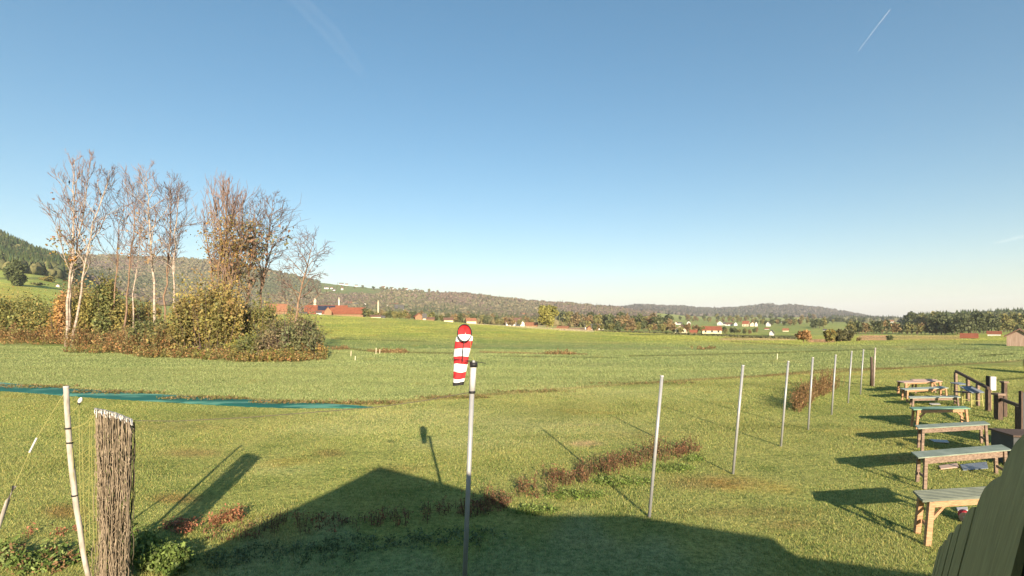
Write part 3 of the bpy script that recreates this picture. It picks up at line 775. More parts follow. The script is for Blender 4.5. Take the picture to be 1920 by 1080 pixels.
for i in range(len(rings)-1):
    vrow = np.interp((prm[i]+prm[i+1])/2, range(len(cl_uv)), [c_[1] for c_ in cl_uv])
    t = (prm[i]+prm[i+1])/2
    if t < 1.5: mi = 0
    elif vrow < 640: mi = 1
    elif vrow < 653: mi = 0
    elif vrow < 668: mi = 1
    elif vrow < 681: mi = 0
    elif vrow < 697: mi = 1
    elif vrow < 710: mi = 0
    else: mi = 1
    if t > 8.5: mi = 2
    for k in range(NS):
        k2 = (k+1) % NS
        if t < 2.6 and mi < 2: mi = 1 if (math.sin(2*math.pi*(k+.5)/NS) < -.25 or (t > .9 and math.sin(2*math.pi*(k+.5)/NS) < .55)) else 0
        fb.f.append((i*NS+k, i*NS+k2, (i+1)*NS+k2, (i+1)*NS+k)); fb.m.append(mi)
fo = fb.build('sleeve', [M['red'], M['white'], M['black']], root, smooth=True)
MB().tube([pts_[0]-Vector((0, .02, .15)), P(868, 655, WD-.10)-hc, P(867, 678, WD-.12)-hc, wt+Vector((-.02, -.03, .05))-hc], .007, 6).build('support_rod', M['black'], root)
MB().tube([P(882, 640, WD-.02)-hc, P(883, 662, WD)-hc, wt+Vector((0, 0, .06))-hc], .004, 5).build('tether', M['rope'], root)

# ------------------------------------------------------------------ row of net poles at the right
POLES = [((1217,970),(1241,706),'nearest'),((1374,889),(1393,686),'second nearest'),((1464,837),(1478,678),'third nearest'),((1515,806),(1524,671),'fourth nearest'),
         ((1559,778),(1567,666),'fifth nearest'),((1590,756),(1597,659),'sixth nearest'),((1613,740),(1619,656),'seventh nearest'),((1638,724),(1641,653),'farthest')]
for i, (b, t, o_) in enumerate(POLES):
    D = F*H/(b[1]-VH); bp = P(b[0], b[1], D); tp_ = P(t[0], t[1], D)
    root = thing('net_pole', 'thin grey metal pole, %s in the leaning row of eight beside the tables' % o_, 'pole', (bp.x, bp.y, 0), 0, 'row of metal poles')
    d = tp_-bp
    r_ = .036 if i < 7 else .05
    mt = M['steel'] if i < 7 else M['bamboo']
    MB().tube([(0, 0, -.05), d], r_, 14).build('tube', mt, root, smooth=True)
    MB().tube([d-Vector((0, 0, .01)), d+d.normalized()*.025], r_*1.12, 14).build('end_cap', M['whitepaint'], root, smooth=True)
bp = at(1634, 724)
root = thing('wooden_post', 'dark brown wooden post beside the farthest metal pole', 'post', bp)
MB().tube([(0, 0, -.05), (.03, 0, 1.0), (.0, 0, 1.92)], [.10, .085, .075], 10).build('post_body', M['wood_dark'], root, smooth=True)
MB().tube([(0, 0, 1.91), (0, 0, 1.95)], [.08, .04], 10).build('post_top', M['wood_brown'], root)

# ------------------------------------------------------------------ left bent pole, guy, netting
LD = 8.35
def lp(u, v, d=0): return P(u, v, LD+d)
pb = lp(168, 1095)
base = Vector((pb.x, pb.y, 0))
root = thing('bent_pole', 'bent whitish pole standing in weeds at the lower left', 'pole', base)
pth = [(124,727),(126,770),(130,830),(134,870),(138,905),(143,950),(150,990),(155,1030),(162,1065),(170,1100)]
MB().tube([lp(a, b_)-base for a, b_ in reversed(pth)], [.035,.035,.037,.038,.040,.042,.042,.040,.038,.038], 14).build('shaft', M['bamboo'], root, smooth=True)
MB().tube([lp(124, 727)-base, lp(124, 724)-base], .041, 14).build('cap', M['whitepaint'], root)
for (a, b_) in ((128, 803), (131, 830), (140, 929)):
    MB().tube([lp(a, b_+1.5)-base, lp(a, b_-1.5)-base], .048, 12).build('tie', M['black'], root)
gb = lp(122, 735)
root = thing('guy_line', 'yellowish guy line with pale stick running from bent pole to ground', 'guy line', (gb.x-1.3, LD-.8, 0))
go = Vector(root.location)
MB().tube([gb-go, P(68, 823, LD-.4)-go], .006, 6).build('upper_line', M['rope'], root)
MB().tube([P(69, 821, LD-.4)-go, P(55, 849, LD-.5)-go], .014, 8).build('tensioner', M['whitepaint'], root)
MB().tube([P(55, 849, LD-.5)-go, P(27, 912, LD-.7)-go], .006, 6).build('lower_line', M['rope'], root)
MB().tube([P(27, 911, LD-.7)-go, P(14, 940, LD-.8)-go, P(-2, 985, LD-.9)-go, P(-25, 1060, LD-1.1)-go], .026, 10).build('stake', M['bamboo'], root, smooth=True)
# cable from the net bundle to the windsock pole
ca, cb = lp(176, 768), P(885, 735, WD)
cpts = []
KN = [(176,767,0),(215,780,.05),(250,789,.08),(330,789.5,.1),(460,783,.13),(600,772,.17),(700,764,.19),(790,752,.22),(885,735,.25)]
for a_, b_, c_ in KN: cpts.append(P(a_, b_, LD+c_))
tag(MB().tube(cpts, .0065, 6).build('net_cable', M['cable']), 'thin dark cable strung from hanging net to the windsock pole', 'cable')
# netting bundle
nbse = lp(212, 1090); nbse = Vector((nbse.x, nbse.y, 0))
root = thing('hanging_net', 'gathered brown safety net hanging from the cable with white loops', 'net', nbse)
rg = np.random.default_rng(9)
def strands(n, seed, shrinkw, amp, z_end_v=1098, rad=.009):
    rg = np.random.default_rng(seed); pol = []; rr_ = []
    for i in range(n):
        f = (i+rg.random())/n
        u0 = 178+f*70; v0 = 769+f*21-3*math.sin(f*math.pi)+4
        u1 = 184+f*(54)+rg.normal()*7
        dy0 = rg.uniform(-.12, .12); k = 22; pts = []
        ph = rg.uniform(0, 6.28); ph2 = rg.uniform(0, 6.28)
        for j in range(k+1):
            t = j/k
            u_ = u0*(1-t)+u1*t + 5*math.sin(t*3+f*2)*t + amp*math.sin(ph+t*rg.uniform(18, 26))*(.3+t) + rg.normal()*.8
            v_ = v0 + (z_end_v-v0)*t
            pts.append(np.array(lp(u_, v_, dy0+.05*math.sin(ph2+t*14))-nbse))
        pol.append(np.array(pts)); rr_.append(np.full(k+1, rad))
    return tubes_np(pol, rr_, 4)
V, Fq = strands(120, 91, 1, 1.3, rad=.0048); np_mesh('net_strands', V, Fq, mats=M['netbrown'], parent=root)
V, Fq = strands(40, 92, 1, 1.5, rad=.008); V[:, 1] += .07; np_mesh('dark_folds', V, Fq, mats=M['netdark'], parent=root)
# knots and short cross meshes
pol = []; rr_ = []
for i in range(420):
    f = rg.random(); v_ = rg.uniform(800, 1085); t = (v_-780)/300
    u_ = 178+f*70*(1-t*.2)+3*t; d_ = rg.uniform(-.15, .1)
    a_ = lp(u_, v_, d_)-nbse; b_ = lp(u_+rg.uniform(-5, 5), v_+rg.uniform(3, 9), d_+rg.uniform(-.03, .03))-nbse
    pol.append(np.array([a_, (a_+b_)/2+Vector((rg.normal()*.012, 0, 0)), b_])); rr_.append(np.full(3, .007))
V, Fq = tubes_np(pol, rr_, 3); np_mesh('net_mesh', V, Fq, mats=M['netbrown'], parent=root)['kind'] = 'stuff'
pol = []; rr_ = []
for i in range(38):
    f = (i+.5)/38; u_ = 177+f*72; v_ = 768+f*21.5-3*math.sin(f*math.pi)
    ln = rg.uniform(8, 14)
    dd = rg.uniform(-.04, .04)
    pol.append(np.array([lp(u_-1, v_-2, dd-.03)-nbse, lp(u_, v_-3.5, dd)-nbse, lp(u_+rg.normal()*.7, v_+ln*.5, dd-.05)-nbse, lp(u_+1+rg.normal(), v_+ln, dd-.04)-nbse])); rr_.append(np.array([.006, .007, .006, .005]))
V, Fq = tubes_np(pol, rr_, 5); np_mesh('white_loops', V, Fq, mats=M['netwhite'], parent=root)
# loose yellow green netting between the pole and the bundle
root = thing('loose_netting', 'loose yellow green netting between the bent pole and brown net', 'net', (lp(150, 1000).x, LD, 0))
no = Vector(root.location)
c0 = lambda x_, y_, d=0: P(x_/2.7, 680+y_/2.7, LD+d)-no
ml = MB()
lines = [[(340,292),(360,255),(395,222),(404,196)],[(400,205),(402,400),(404,600),(408,770),(420,960)],[(352,335),(400,325),(440,300),(475,252)],[(360,402),(400,385),(440,335),(478,262)],
         [(362,330),(430,310),(470,270)],[(356,470),(372,560),(380,640)],[(366,430),(372,520),(374,610)],[(455,300),(452,500),(450,700),(455,900)],[(470,260),(462,400),(466,560),(470,760),(478,960)],
         [(480,250),(484,480),(488,700),(492,980)],[(415,340),(418,500),(424,700),(432,900),(438,1060)]]
for L in lines: ml.tube([c0(a_, b_, rg.uniform(-.03, .03)) for a_, b_ in L], .0052, 5)
for k in range(20):
    y0 = 440+k*30
    ml.tube([c0(404, y0+30, 0), c0(425, y0+14, .03), c0(448, y0-5, .05)], .004, 4)
    ml.tube([c0(448, y0-5, .05), c0(466, y0+12, .03), c0(486, y0+rg.uniform(-20, 20), 0)], .0035, 4)
    ml.tube([c0(418+k*.6, y0+10, 0), c0(436, y0+28, .03), c0(452, y0+20, .05)], .0035, 4)
ml.build('mesh_lines', M['rope'], root)
MB().tube([c0(400, 205), c0(404, 196), c0(408, 186), c0(412, 176)], [.012, .030, .028, .010], 10).build('insulator', M['netwhite'], root, smooth=True)
MB().tube([c0(398, 210), c0(401, 203)], .02, 8).build('clip', M['black'], root)

# ------------------------------------------------------------------ teal matting strip
far_e = [(-160,705),(0,717),(120,728),(200,733),(340,742),(440,748),(520,752),(620,757),(700,763.5)]
near_e = [(-160,719),(0,733),(120,742),(200,748),(350,757),(480,764),(560,765.5),(640,765.8),(702,765)]
def resamp(E, n):
    W_ = np.array([wp(*e) for e in E]); s_ = np.concatenate([[0], np.cumsum(np.hypot(*np.diff(W_, axis=0).T))]); s_ /= s_[-1]
    t_ = np.linspace(0, 1, n); return np.stack([np.interp(t_, s_, W_[:, 0]), np.interp(t_, s_, W_[:, 1])], 1)
nn = 160; A_ = resamp(far_e, nn); B_ = resamp(near_e, nn); m_ = 10
rg = np.random.default_rng(3)
A_[:, 1] += rg.normal(size=nn)*.05; B_[:, 1] += rg.normal(size=nn)*.05
V = []
for j in range(m_+1):
    t = j/m_; p_ = A_*(1-t)+B_*t
    zz = .035+.012*np.sin(p_[:, 0]*3+j)+.012*np.sin(p_[:, 0]*1.3+p_[:, 1]*2.2)
    if j in (0, m_): zz = zz*0+.004
    V.append(np.stack([p_[:, 0], p_[:, 1], zz], 1))
V = np.concatenate(V)
idx = np.arange(nn*(m_+1)).reshape(m_+1, nn)
Fq = np.stack([idx[:-1, :-1], idx[1:, :-1], idx[1:, 1:], idx[:-1, 1:]], -1).reshape(-1, 4)
def matt():
    m = mat('teal_ground_matting', (0.012, 0.155, 0.125), 0.6, 0.1, 1.0)
    t = m.node_tree; r = [x for x in t.nodes if x.type == 'VALTORGB'][0]; n_ = [x for x in t.nodes if x.type == 'TEX_NOISE'][0]; mp = [x for x in t.nodes if x.type == 'MAPPING'][0]
    mp.inputs['Scale'].default_value = (.28, 1.0, 1); n_.inputs['Scale'].default_value = .75; n_.inputs['Detail'].default_value = 3
    r.color_ramp.elements[0].position = .52; r.color_ramp.elements[0].color = (0.010, 0.125, 0.092, 1)
    r.color_ramp.elements[1].position = .60; r.color_ramp.elements[1].color = (0.12, 0.32, 0.22, 1)
    return m
mo = np_mesh('ground_matting', V, Fq, mats=matt(), smooth=True)
tag(mo, 'long teal green ground matting strip tapering across the grass', 'matting')

# ------------------------------------------------------------------ work tables
def table(name, label, fl, fr, h, side, topm, woodm, thick=.035, inset=.14, apron=.13, legs=((0, .0), (1, .0)), rib=False, brace=True, splay=.05, legw=.085, lowrail=False):
    """fl, fr: photo pixels of the front corners of the top; h table height"""
    def up(px):
        D = F*(H-h)/(px[1]-VH); return Vector(((px[0]-960)/F*D, D, 0))
    a = up(fl); b = up(fr); s = Vector((side[0], side[1], 0))
    o = (a+b+s)/2
    root = thing(name, label, 'table', o, 0, 'work tables in a row')
    a -= o; b -= o
    e = (b-a).normalized()
    Z = Vector((0, 0, 1))
    tb = MB()
    c = [a, b, b+s, a+s]
    tb.add([p_+Z*(h-thick) for p_ in c]+[p_+Z*h for p_ in c], [(3,2,1,0),(4,5,6,7),(0,1,5,4),(1,2,6,5),(2,3,7,6),(3,0,4,7)])
    if rib:
        for k in range(7):
            q0 = a+s*(k+.5)/7.0; q1 = b+s*(k+.5)/7.0
            tb.bar(q0+Z*(h+.006), q1+Z*(h+.006), s.length/16, .02)
    tb.build('tabletop', topm, root, bevel=.006)
    L = (b-a).length
    a1 = a+e*inset+s*.12; b1 = b-e*inset+s*.12
    ap = MB(); ap.bar(a1+Z*(h-thick-.002-apron/2), b1+Z*(h-thick-.002-apron/2), .035, apron)
    ap.build('front_rail', woodm, root, bevel=.004)
    a2 = a+e*inset+s*.88; b2 = b-e*inset+s*.88
    ap = MB(); ap.bar(a2+Z*(h-thick-.002-apron/2), b2+Z*(h-thick-.002-apron/2), .035, apron)
    ap.build('rear_rail', woodm, root, bevel=.004)
    sn = s.normalized()
    for (q, sg) in ((a1, 1), (b1, -1), (a2, 1), (b2, -1)):
        fr_ = q in (a1, b1)
        off = sn*(-.05 if fr_ else .05)
        top = q + e*sg*.06 + off + Z*(h-thick-.004); ft = q + e*sg*.06 - e*sg*splay + off*1.6
        MB().bar(ft, top, legw, legw*.62).build('leg', woodm, root, bevel=.004)
    for (q1, q2) in ((a1, a2), (b1, b2)):
        sg = 1 if q1 is a1 else -1
        MB().bar(q1+e*sg*.06+Z*(h*.32)+sn*.03, q2+e*sg*.06+Z*(h*.32)-sn*.03, .03, .07).build('cross_rail', woodm, root)
        if brace:
            MB().bar(q1+e*sg*.03+Z*(h*.42)+s*.1, q1+e*sg*.50+Z*(h-thick-.05)+s*.1, .035, .055).build('brace', woodm, root)
    return root
table('work_table', 'nearest work table, grey ribbed top on fresh orange legs behind the boards', (1730,939), (1905,928), .88, (.26, .58), M['top_slate'], M['wood_orange'], rib=True, splay=.10, legw=.11)
table('work_table', 'second nearest table, pale green sheet top and weathered brown rails', (1722,858), (1898,843), .84, (.28, .60), M['top_green'], M['wood_brown'], apron=.17, brace=False, thick=.03, inset=.2)
table('work_table', 'third nearest table, pale green narrow top on brown legs', (1722,803), (1857,795), .80, (.32, .56), M['top_green'], M['wood_brown'], apron=.15, brace=False)
table('work_table', 'bright green topped table with orange frame, fourth nearest', (1713,767), (1820,765), .82, (.2, .5), M['top_bright'], M['wood_orange'], thick=.05, apron=.12, splay=.08)
table('low_bench', 'low pale bench with brown rail behind the bright green table', (1706,746), (1802,744.5), .46, (.35, .6), M['top_grey'], M['wood_brown'], apron=.12, brace=False)
table('work_table', 'pale grey topped table between the low bench and orange trestle', (1697,731), (1779,727), .66, (.25, .7), M['top_grey'], M['wood_orange'], apron=.10, brace=False)
table('work_table', 'pinkish plank table on orange trestle legs, farthest but one', (1695,717.5), (1768,714.5), .78, (.2, .9), M['wood_pink'], M['wood_orange'], apron=.08, legw=.12)
table('work_table', 'farthest low reddish plank table, mostly hidden', (1712,712.5), (1758,712), .80, (.2, .5), M['wood_pink'], M['wood_brown'], apron=.08, brace=False)

# boards and cloth lying under the tables
def slab(name, label, cat, px, th_, m, group=None):
    W_ = [Vector((*wp(*p_), 0)) for p_ in px]; o = sum(W_, Vector())/len(W_)
    mb = MB(); n = len(px)
    mb.add([w_-o+Vector((0, 0, .02)) for w_ in W_]+[w_-o+Vector((0, 0, .02+th_)) for w_ in W_], [tuple(reversed(range(n))), tuple(range(n, 2*n))]+[(i, (i+1) % n, n+(i+1) % n, n+i) for i in range(n)])
    ob = mb.build(name, m, bevel=.004); ob.location = o
    return tag(ob, label, cat, group)
slab('tarpaulin', 'blue grey tarpaulin lying under the second table', 'tarpaulin', [(1800,873),(1850,868),(1853,880),(1806,884)], .02, M['bluetop'])
slab('board', 'pale board lying on grass under the second table', 'board', [(1760,876),(1795,871),(1798,878),(1764,882)], .03, M['wood_pink'])
slab('board', 'white board on the grass below the third table', 'board', [(1742,825),(1776,827),(1780,832),(1752,830)], .02, M['whitepaint'])
slab('board', 'small pale board on the grass beside nearest table', 'board', [(1793,955),(1814,954),(1815,960),(1796,961)], .03, M['whitepaint'])
slab('board', 'thin pale board lying on grass below the bright green table', 'board', [(1742,757),(1762,757),(1764,760),(1744,760)], .02, M['whitepaint'])
# red and white drum lying on its side
b = Vector((*wp(1803, 975), 0)); root = thing('cable_drum', 'small red drum with white end lying in the grass below the nearest table', 'drum', b)
MB().tube([(-.02, -.12, .10), (.13, .10, .10)], .10, 18).build('drum_body', M['red'], root, smooth=True)
MB().tube([(-.035, -.14, .10), (-.02, -.12, .10)], .112, 18).build('rim', M['wood_pink'], root)
MB().tube([(-.045, -.155, .10), (-.034, -.14, .10)], .045, 14).build('hub', M['whitepaint'], root)

# ------------------------------------------------------------------ fences, stands and box at the right
def post(root_, b, hgt, w_, m, name='post'):
    return MB().bar(b, b+Vector((0, 0, hgt)), w_, w_).build(name, m, root_, bevel=.008)
p1 = at(1792, 741); p2 = at(1853, 771)
root = thing('rail_fence', 'dark wooden rail fence sloping down towards the white box post', 'fence', p1)
e = p2-p1
h1 = H-(696-600)/F*p1.y; h2 = H-(728-600)/F*p2.y
MB().bar(Vector((0, 0, h1)), e+Vector((0, 0, h2)), .10, .14).build('top_rail', M['wood_dark'], root, bevel=.008)
for f in (0, .42, .72): post(root, e*f, h1*(1-f)+h2*f-.05, .13, M['wood_brown'])
post(root, e*1.0, h2-.05, .17, M['wood_dark'])
b = at(1859, 768)
root = thing('box_post', 'white upright box on a thin yellow pole beside the rail fence', 'box', b)
zt = H-(706-600)/F*b.y; zb = H-(732-600)/F*b.y
MB().tube([(0, 0, 0), (0, 0, zb)], .025, 8).build('pole', M['yellowleg'], root)
MB().box(-.13, .15, -.10, .10, zb, zt).build('white_case', M['whitepaint'], root, bevel=.015)
MB().box(-.19, -.132, -.09, .10, zb+.02, zt+.03).build('side_panel', M['black'], root)
p1 = at(1872, 787); p2 = at(1910, 810)
root = thing('rail_fence', 'dark brown posts with short sloping rail right of the tables', 'fence', p1)
post(root, Vector((0, 0, 0)), H-(741-600)/F*p1.y, .22, M['wood_dark'])
q = at(1883, 782)-p1; post(root, q, H-(718-600)/F*(q+p1).y, .15, M['wood_dark'], 'tall_post')
MB().box(q.x-.11, q.x+.11, q.y-.11, q.y+.11, H-(718-600)/F*(q+p1).y+.002, H-(716-600)/F*(q+p1).y+.03).build('post_cap', M['wood_brown'], root)
e = p2-p1
MB().bar(Vector((.1, 0, H-(748-600)/F*p1.y)), e+Vector((.3, 0, H-(766-600)/F*p2.y)), .09, .13).build('rail', M['wood_dark'], root, bevel=.008)
post(root, e, H-(762-600)/F*p2.y, .16, M['wood_dark'])
MB().box(-.17, .17, -.17, .17, H-(741-600)/F*p1.y+.002, H-(738-600)/F*p1.y+.02).build('cap_board', M['wood_brown'], root)
# dark panel and bench box
D = 17.4
b = P(1925, 842, D); b.z = 0
root = thing('dark_panel', 'dark grey upright panel at the right edge of frame', 'panel', b)
MB().box(-.17, 1.2, -.03, .03, .02, H-(736-600)/F*D).build('sheet', M['panel_dark'], root, bevel=.006)
MB().box(-.23, -.172, -.05, .05, .0, H-(733-600)/F*D).build('edge_post', M['wood_dark'], root)
b = P(1910, 868, 15.6); b.z = 0
root = thing('storage_box', 'dark storage box with brown lid right of the second table', 'box', b, math.radians(-12))
MB().box(-.42, 1.1, -.45, .5, .02, .92).build('box_body', M['panel_dark'], root, bevel=.01)
MB().box(-.47, 1.16, -.52, .55, .922, .98).build('lid', M['wood_dark'], root, bevel=.01)
MB().box(.05, .95, -.475, -.452, .1, .85).build('front_board', M['wood_orange'], root)
# two small stands with yellow legs
def stand(label, u, v, w_, d_, h, tilt, m):
    b = at(u, v); root = thing('model_stand', label, 'stand', b, math.radians(10), 'small stands by the rail fence')
    mb = MB(); mb.add([(-w_/2, -d_/2, h), (w_/2, -d_/2, h), (w_/2, d_/2, h+tilt), (-w_/2, d_/2, h+tilt), (-w_/2, -d_/2, h+.04), (w_/2, -d_/2, h+.04), (w_/2, d_/2, h+tilt+.04), (-w_/2, d_/2, h+tilt+.04)],
              [(3,2,1,0),(4,5,6,7),(0,1,5,4),(1,2,6,5),(2,3,7,6),(3,0,4,7)]); mb.build('tabletop', m, root)
    for sx in (-1, 1):
        for sy in (-1, 1):
            MB().tube([(sx*w_*.46, sy*d_*.45, 0), (sx*w_*.40, sy*d_*.38, h-.003 + (tilt if sy > 0 else 0))], .022, 8).build('leg', M['yellowleg'], root)
    MB().tube([(-w_*.42, -d_*.4, h*.45), (w_*.42, -d_*.4, h*.45)], .014, 6).build('stretcher', M['yellowleg'], root)
    return root
stand('bluish tilted stand top on yellow legs in front of the rail fence', 1822, 762, .78, .6, .72, .24, M['bluetop'])
stand('dark low stand with yellow legs left of the bluish one', 1806, 758, .7, .5, .62, .0, M['wood_brown'])
stand('small grey stand with yellow legs at the far end of rail fence', 1798, 745, .64, .5, .74, .05, M['bluetop'])

# ------------------------------------------------------------------ olive boards near the camera, lower right
SCL = .36
Pa = Vector((5.0, 6.0, 0))*SCL; Pb = Vector((2.5, 3.5*.0+2.5, 0))*SCL
root = thing('board_fence', 'olive painted upright board screen filling the lower right corner', 'fence', (Pa.x, Pa.y, 0))
dirv = Pb-Pa
BOARDS = [((1762,1031),(1768,1025)), ((1770,1021),(1777,1014)), ((1779,1008),(1789,1000)), ((1793,993),(1805,985)), ((1811,969),(1833,952)), ((1843,925),(1887,893)), ((1896,846),(1985,778))]
def tinv(u): r_ = (u-960)/960; return (6*r_-5)/(3.5*r_-2.5)
ed = [tinv(1762), tinv(1985)]
def zat(u, v):
    D = Pa.y+dirv.y*tinv(u); return H-(v-VH)/F*D
LT = [(tinv(c_[0]), zat(*c_)) for b_ in BOARDS for c_ in b_]
zl = lambda t: float(np.interp(t, [a_[0] for a_ in LT], [a_[1] for a_ in LT]))
nv = Vector((dirv.y, -dirv.x, 0)).normalized()*(.005)
back = MB()
topz = lambda t: H-.5
for (tl, tr_) in BOARDS:
    mb = MB(); nn_ = 10
    t0, t1 = tinv(tl[0]), tinv(tr_[0]); gp = (t1-t0)*.07; t1 -= gp*.3
    def zat(u, v):
        D = Pa.y+dirv.y*tinv(u); return H-(v-VH)/F*D
    z0, z1 = zat(*tl), zat(*tr_)
    cols_ = []
    for k in range(nn_+1):
        f = k/nn_
        cols_.append((t0+(t1-t0)*f, z0*(1-f)+z1*f - .025*max(0, 1-f*4)**2 + .008*math.sin(math.pi*f)))
    zr = (z0+z1)/2
    def pt(t, z, side):
        p_ = dirv*t + nv*side
        return Vector((p_.x+.26*(z-zl(t)), p_.y, z))
    bo = Vector((dirv.y, -dirv.x, 0)).normalized()
    if bo.x < 0: bo = -bo
    bo = bo*.022
    e0, e1 = t0-gp*2.5, t1+gp*2.5
    q_ = [pt(e0, .02, 0)+bo, pt(e1, .02, 0)+bo, pt(e1, zr-.03, 0)+bo, pt(e0, min(z0, zr)-.03, 0)+bo]
    back.add(q_+[p_+bo*.5 for p_ in q_], [(0,1,2,3),(7,6,5,4),(0,4,5,1),(1,5,6,2),(2,6,7,3),(3,7,4,0)])
    for s_ in (1, -1):
        for (t, z_) in cols_: mb.v.append(tuple(pt(t, 0.02, s_)))
        for (t, z_) in cols_: mb.v.append(tuple(pt(t, z_, s_)))
    n1 = nn_+1
    for k in range(nn_):
        mb.f.append((k, k+1, n1+k+1, n1+k)); mb.m.append(0)
        mb.f.append((2*n1+k+1, 2*n1+k, 3*n1+k, 3*n1+k+1)); mb.m.append(0)
        mb.f.append((n1+k, n1+k+1, 3*n1+k+1, 3*n1+k)); mb.m.append(0)
    mb.f.append((0, n1, 3*n1, 2*n1)); mb.m.append(0)
    mb.f.append((nn_, 2*n1+nn_, 3*n1+nn_, n1+nn_)); mb.m.append(0)
    mb.build('board', M['olive'], root)
back.build('backing_boards', M['black'], root)
mb = MB()
for zf in (1.0, 2.9):
    a_ = dirv*ed[0] - Vector((dirv.y, -dirv.x, 0)).normalized()*.06; b_ = dirv*ed[-1] - Vector((dirv.y, -dirv.x, 0)).normalized()*.06
    a_ = a_+Vector((.23*(zf-topz(ed[0])), 0, zf)); b_ = b_+Vector((.23*(zf-topz(ed[-1])), 0, zf))
    mb.bar(a_, b_, .04, .12)
mb.build('rear_rail', M['wood_dark'], root)

# ------------------------------------------------------------------ the hut behind the camera (its roof throws the big shadow)
SH = Vector((-SDIR.x, -SDIR.y, 0)); kx = SH.x/SDIR.z; ky = SH.y/SDIR.z     # shadow offset per metre of height
def caster(u, v, y0):
    x, D = wp(u, v); z = (D-y0)/ky; return (x-kx*z, z)
Y0 = -.12
prof = [caster(*p_, Y0) for p_ in [(352,1052),(480,985),(600,930),(712,875),(800,897),(900,925),(960,952),(1020,965),(1180,965),(1300,985),(1445,1008),(1490,1042),(1760,1078),(1900,1090)]]
root = thing('hut', 'timber club hut behind the viewpoint whose gable shadow lies on the grass', 'hut', (0, -4, 0))
lx = prof[0][0]-.5
zl = prof[0][1]-.15
th_ = .12
gab = prof[:7]
hut_o = Vector((0, -4, 0))
rf = MB()
for (a_, b_) in zip(gab[:-1], gab[1:]):
    y0, y1 = Y0+4, -6.0
    rf.add([(a_[0], y0, a_[1]-th_), (b_[0], y0, b_[1]-th_), (b_[0], y1, b_[1]-th_), (a_[0], y1, a_[1]-th_), (a_[0], y0, a_[1]), (b_[0], y0, b_[1]), (b_[0], y1, b_[1]), (a_[0], y1, a_[1])],
           [(0,1,2,3),(7,6,5,4),(1,0,4,5),(3,2,6,7),(0,3,7,4),(2,1,5,6)])
rf.build('roof', M['roof_dark'], root)
wl = MB()
poly = [(gab[0][0]+.3, 0), (gab[-1][0], 0)]+[(p_[0], p_[1]-th_-.01) for p_ in reversed(gab[1:])]+[(gab[0][0]+.3, gab[0][1]-th_-.01+.18)]
wl.prism(poly, (1, 0, 0), (0, 0, 1), (0, Y0+4-.35, 0), (0, -5.2, 0)); wl.build('wall', M['olive'], root)
an = prof[6:]
poly = [(an[0][0]+.01, 0), (an[-1][0]+1.5, 0), (an[-1][0]+1.5, an[-1][1])]+list(reversed(an))
poly[-1] = (an[0][0]+.01, an[0][1])
MB().prism(poly, (1, 0, 0), (0, 0, 1), (0, Y0+4, 0), (0, -3.2, 0)).build('annex', M['olive'], root)
# thin mast on the ridge seen as shadow
m0 = caster(731, 875, Y0-.2); m1 = caster(735, 828, Y0-.2)
root2 = thing('roof_mast', 'thin weather mast on the hut ridge seen only as shadow', 'mast', (m0[0], Y0-.2, m0[1]-.1))
MB().tube([(0, 0, 0), (m1[0]-m0[0], 0, m1[1]-m0[1]+.1)], .012, 6).build('rod', M['black'], root2)
MB().box(-.12+m1[0]-m0[0], .12+m1[0]-m0[0], -.03, .03, m1[1]-m0[1]+.1, m1[1]-m0[1]+.15).build('sensor', M['black'], root2)

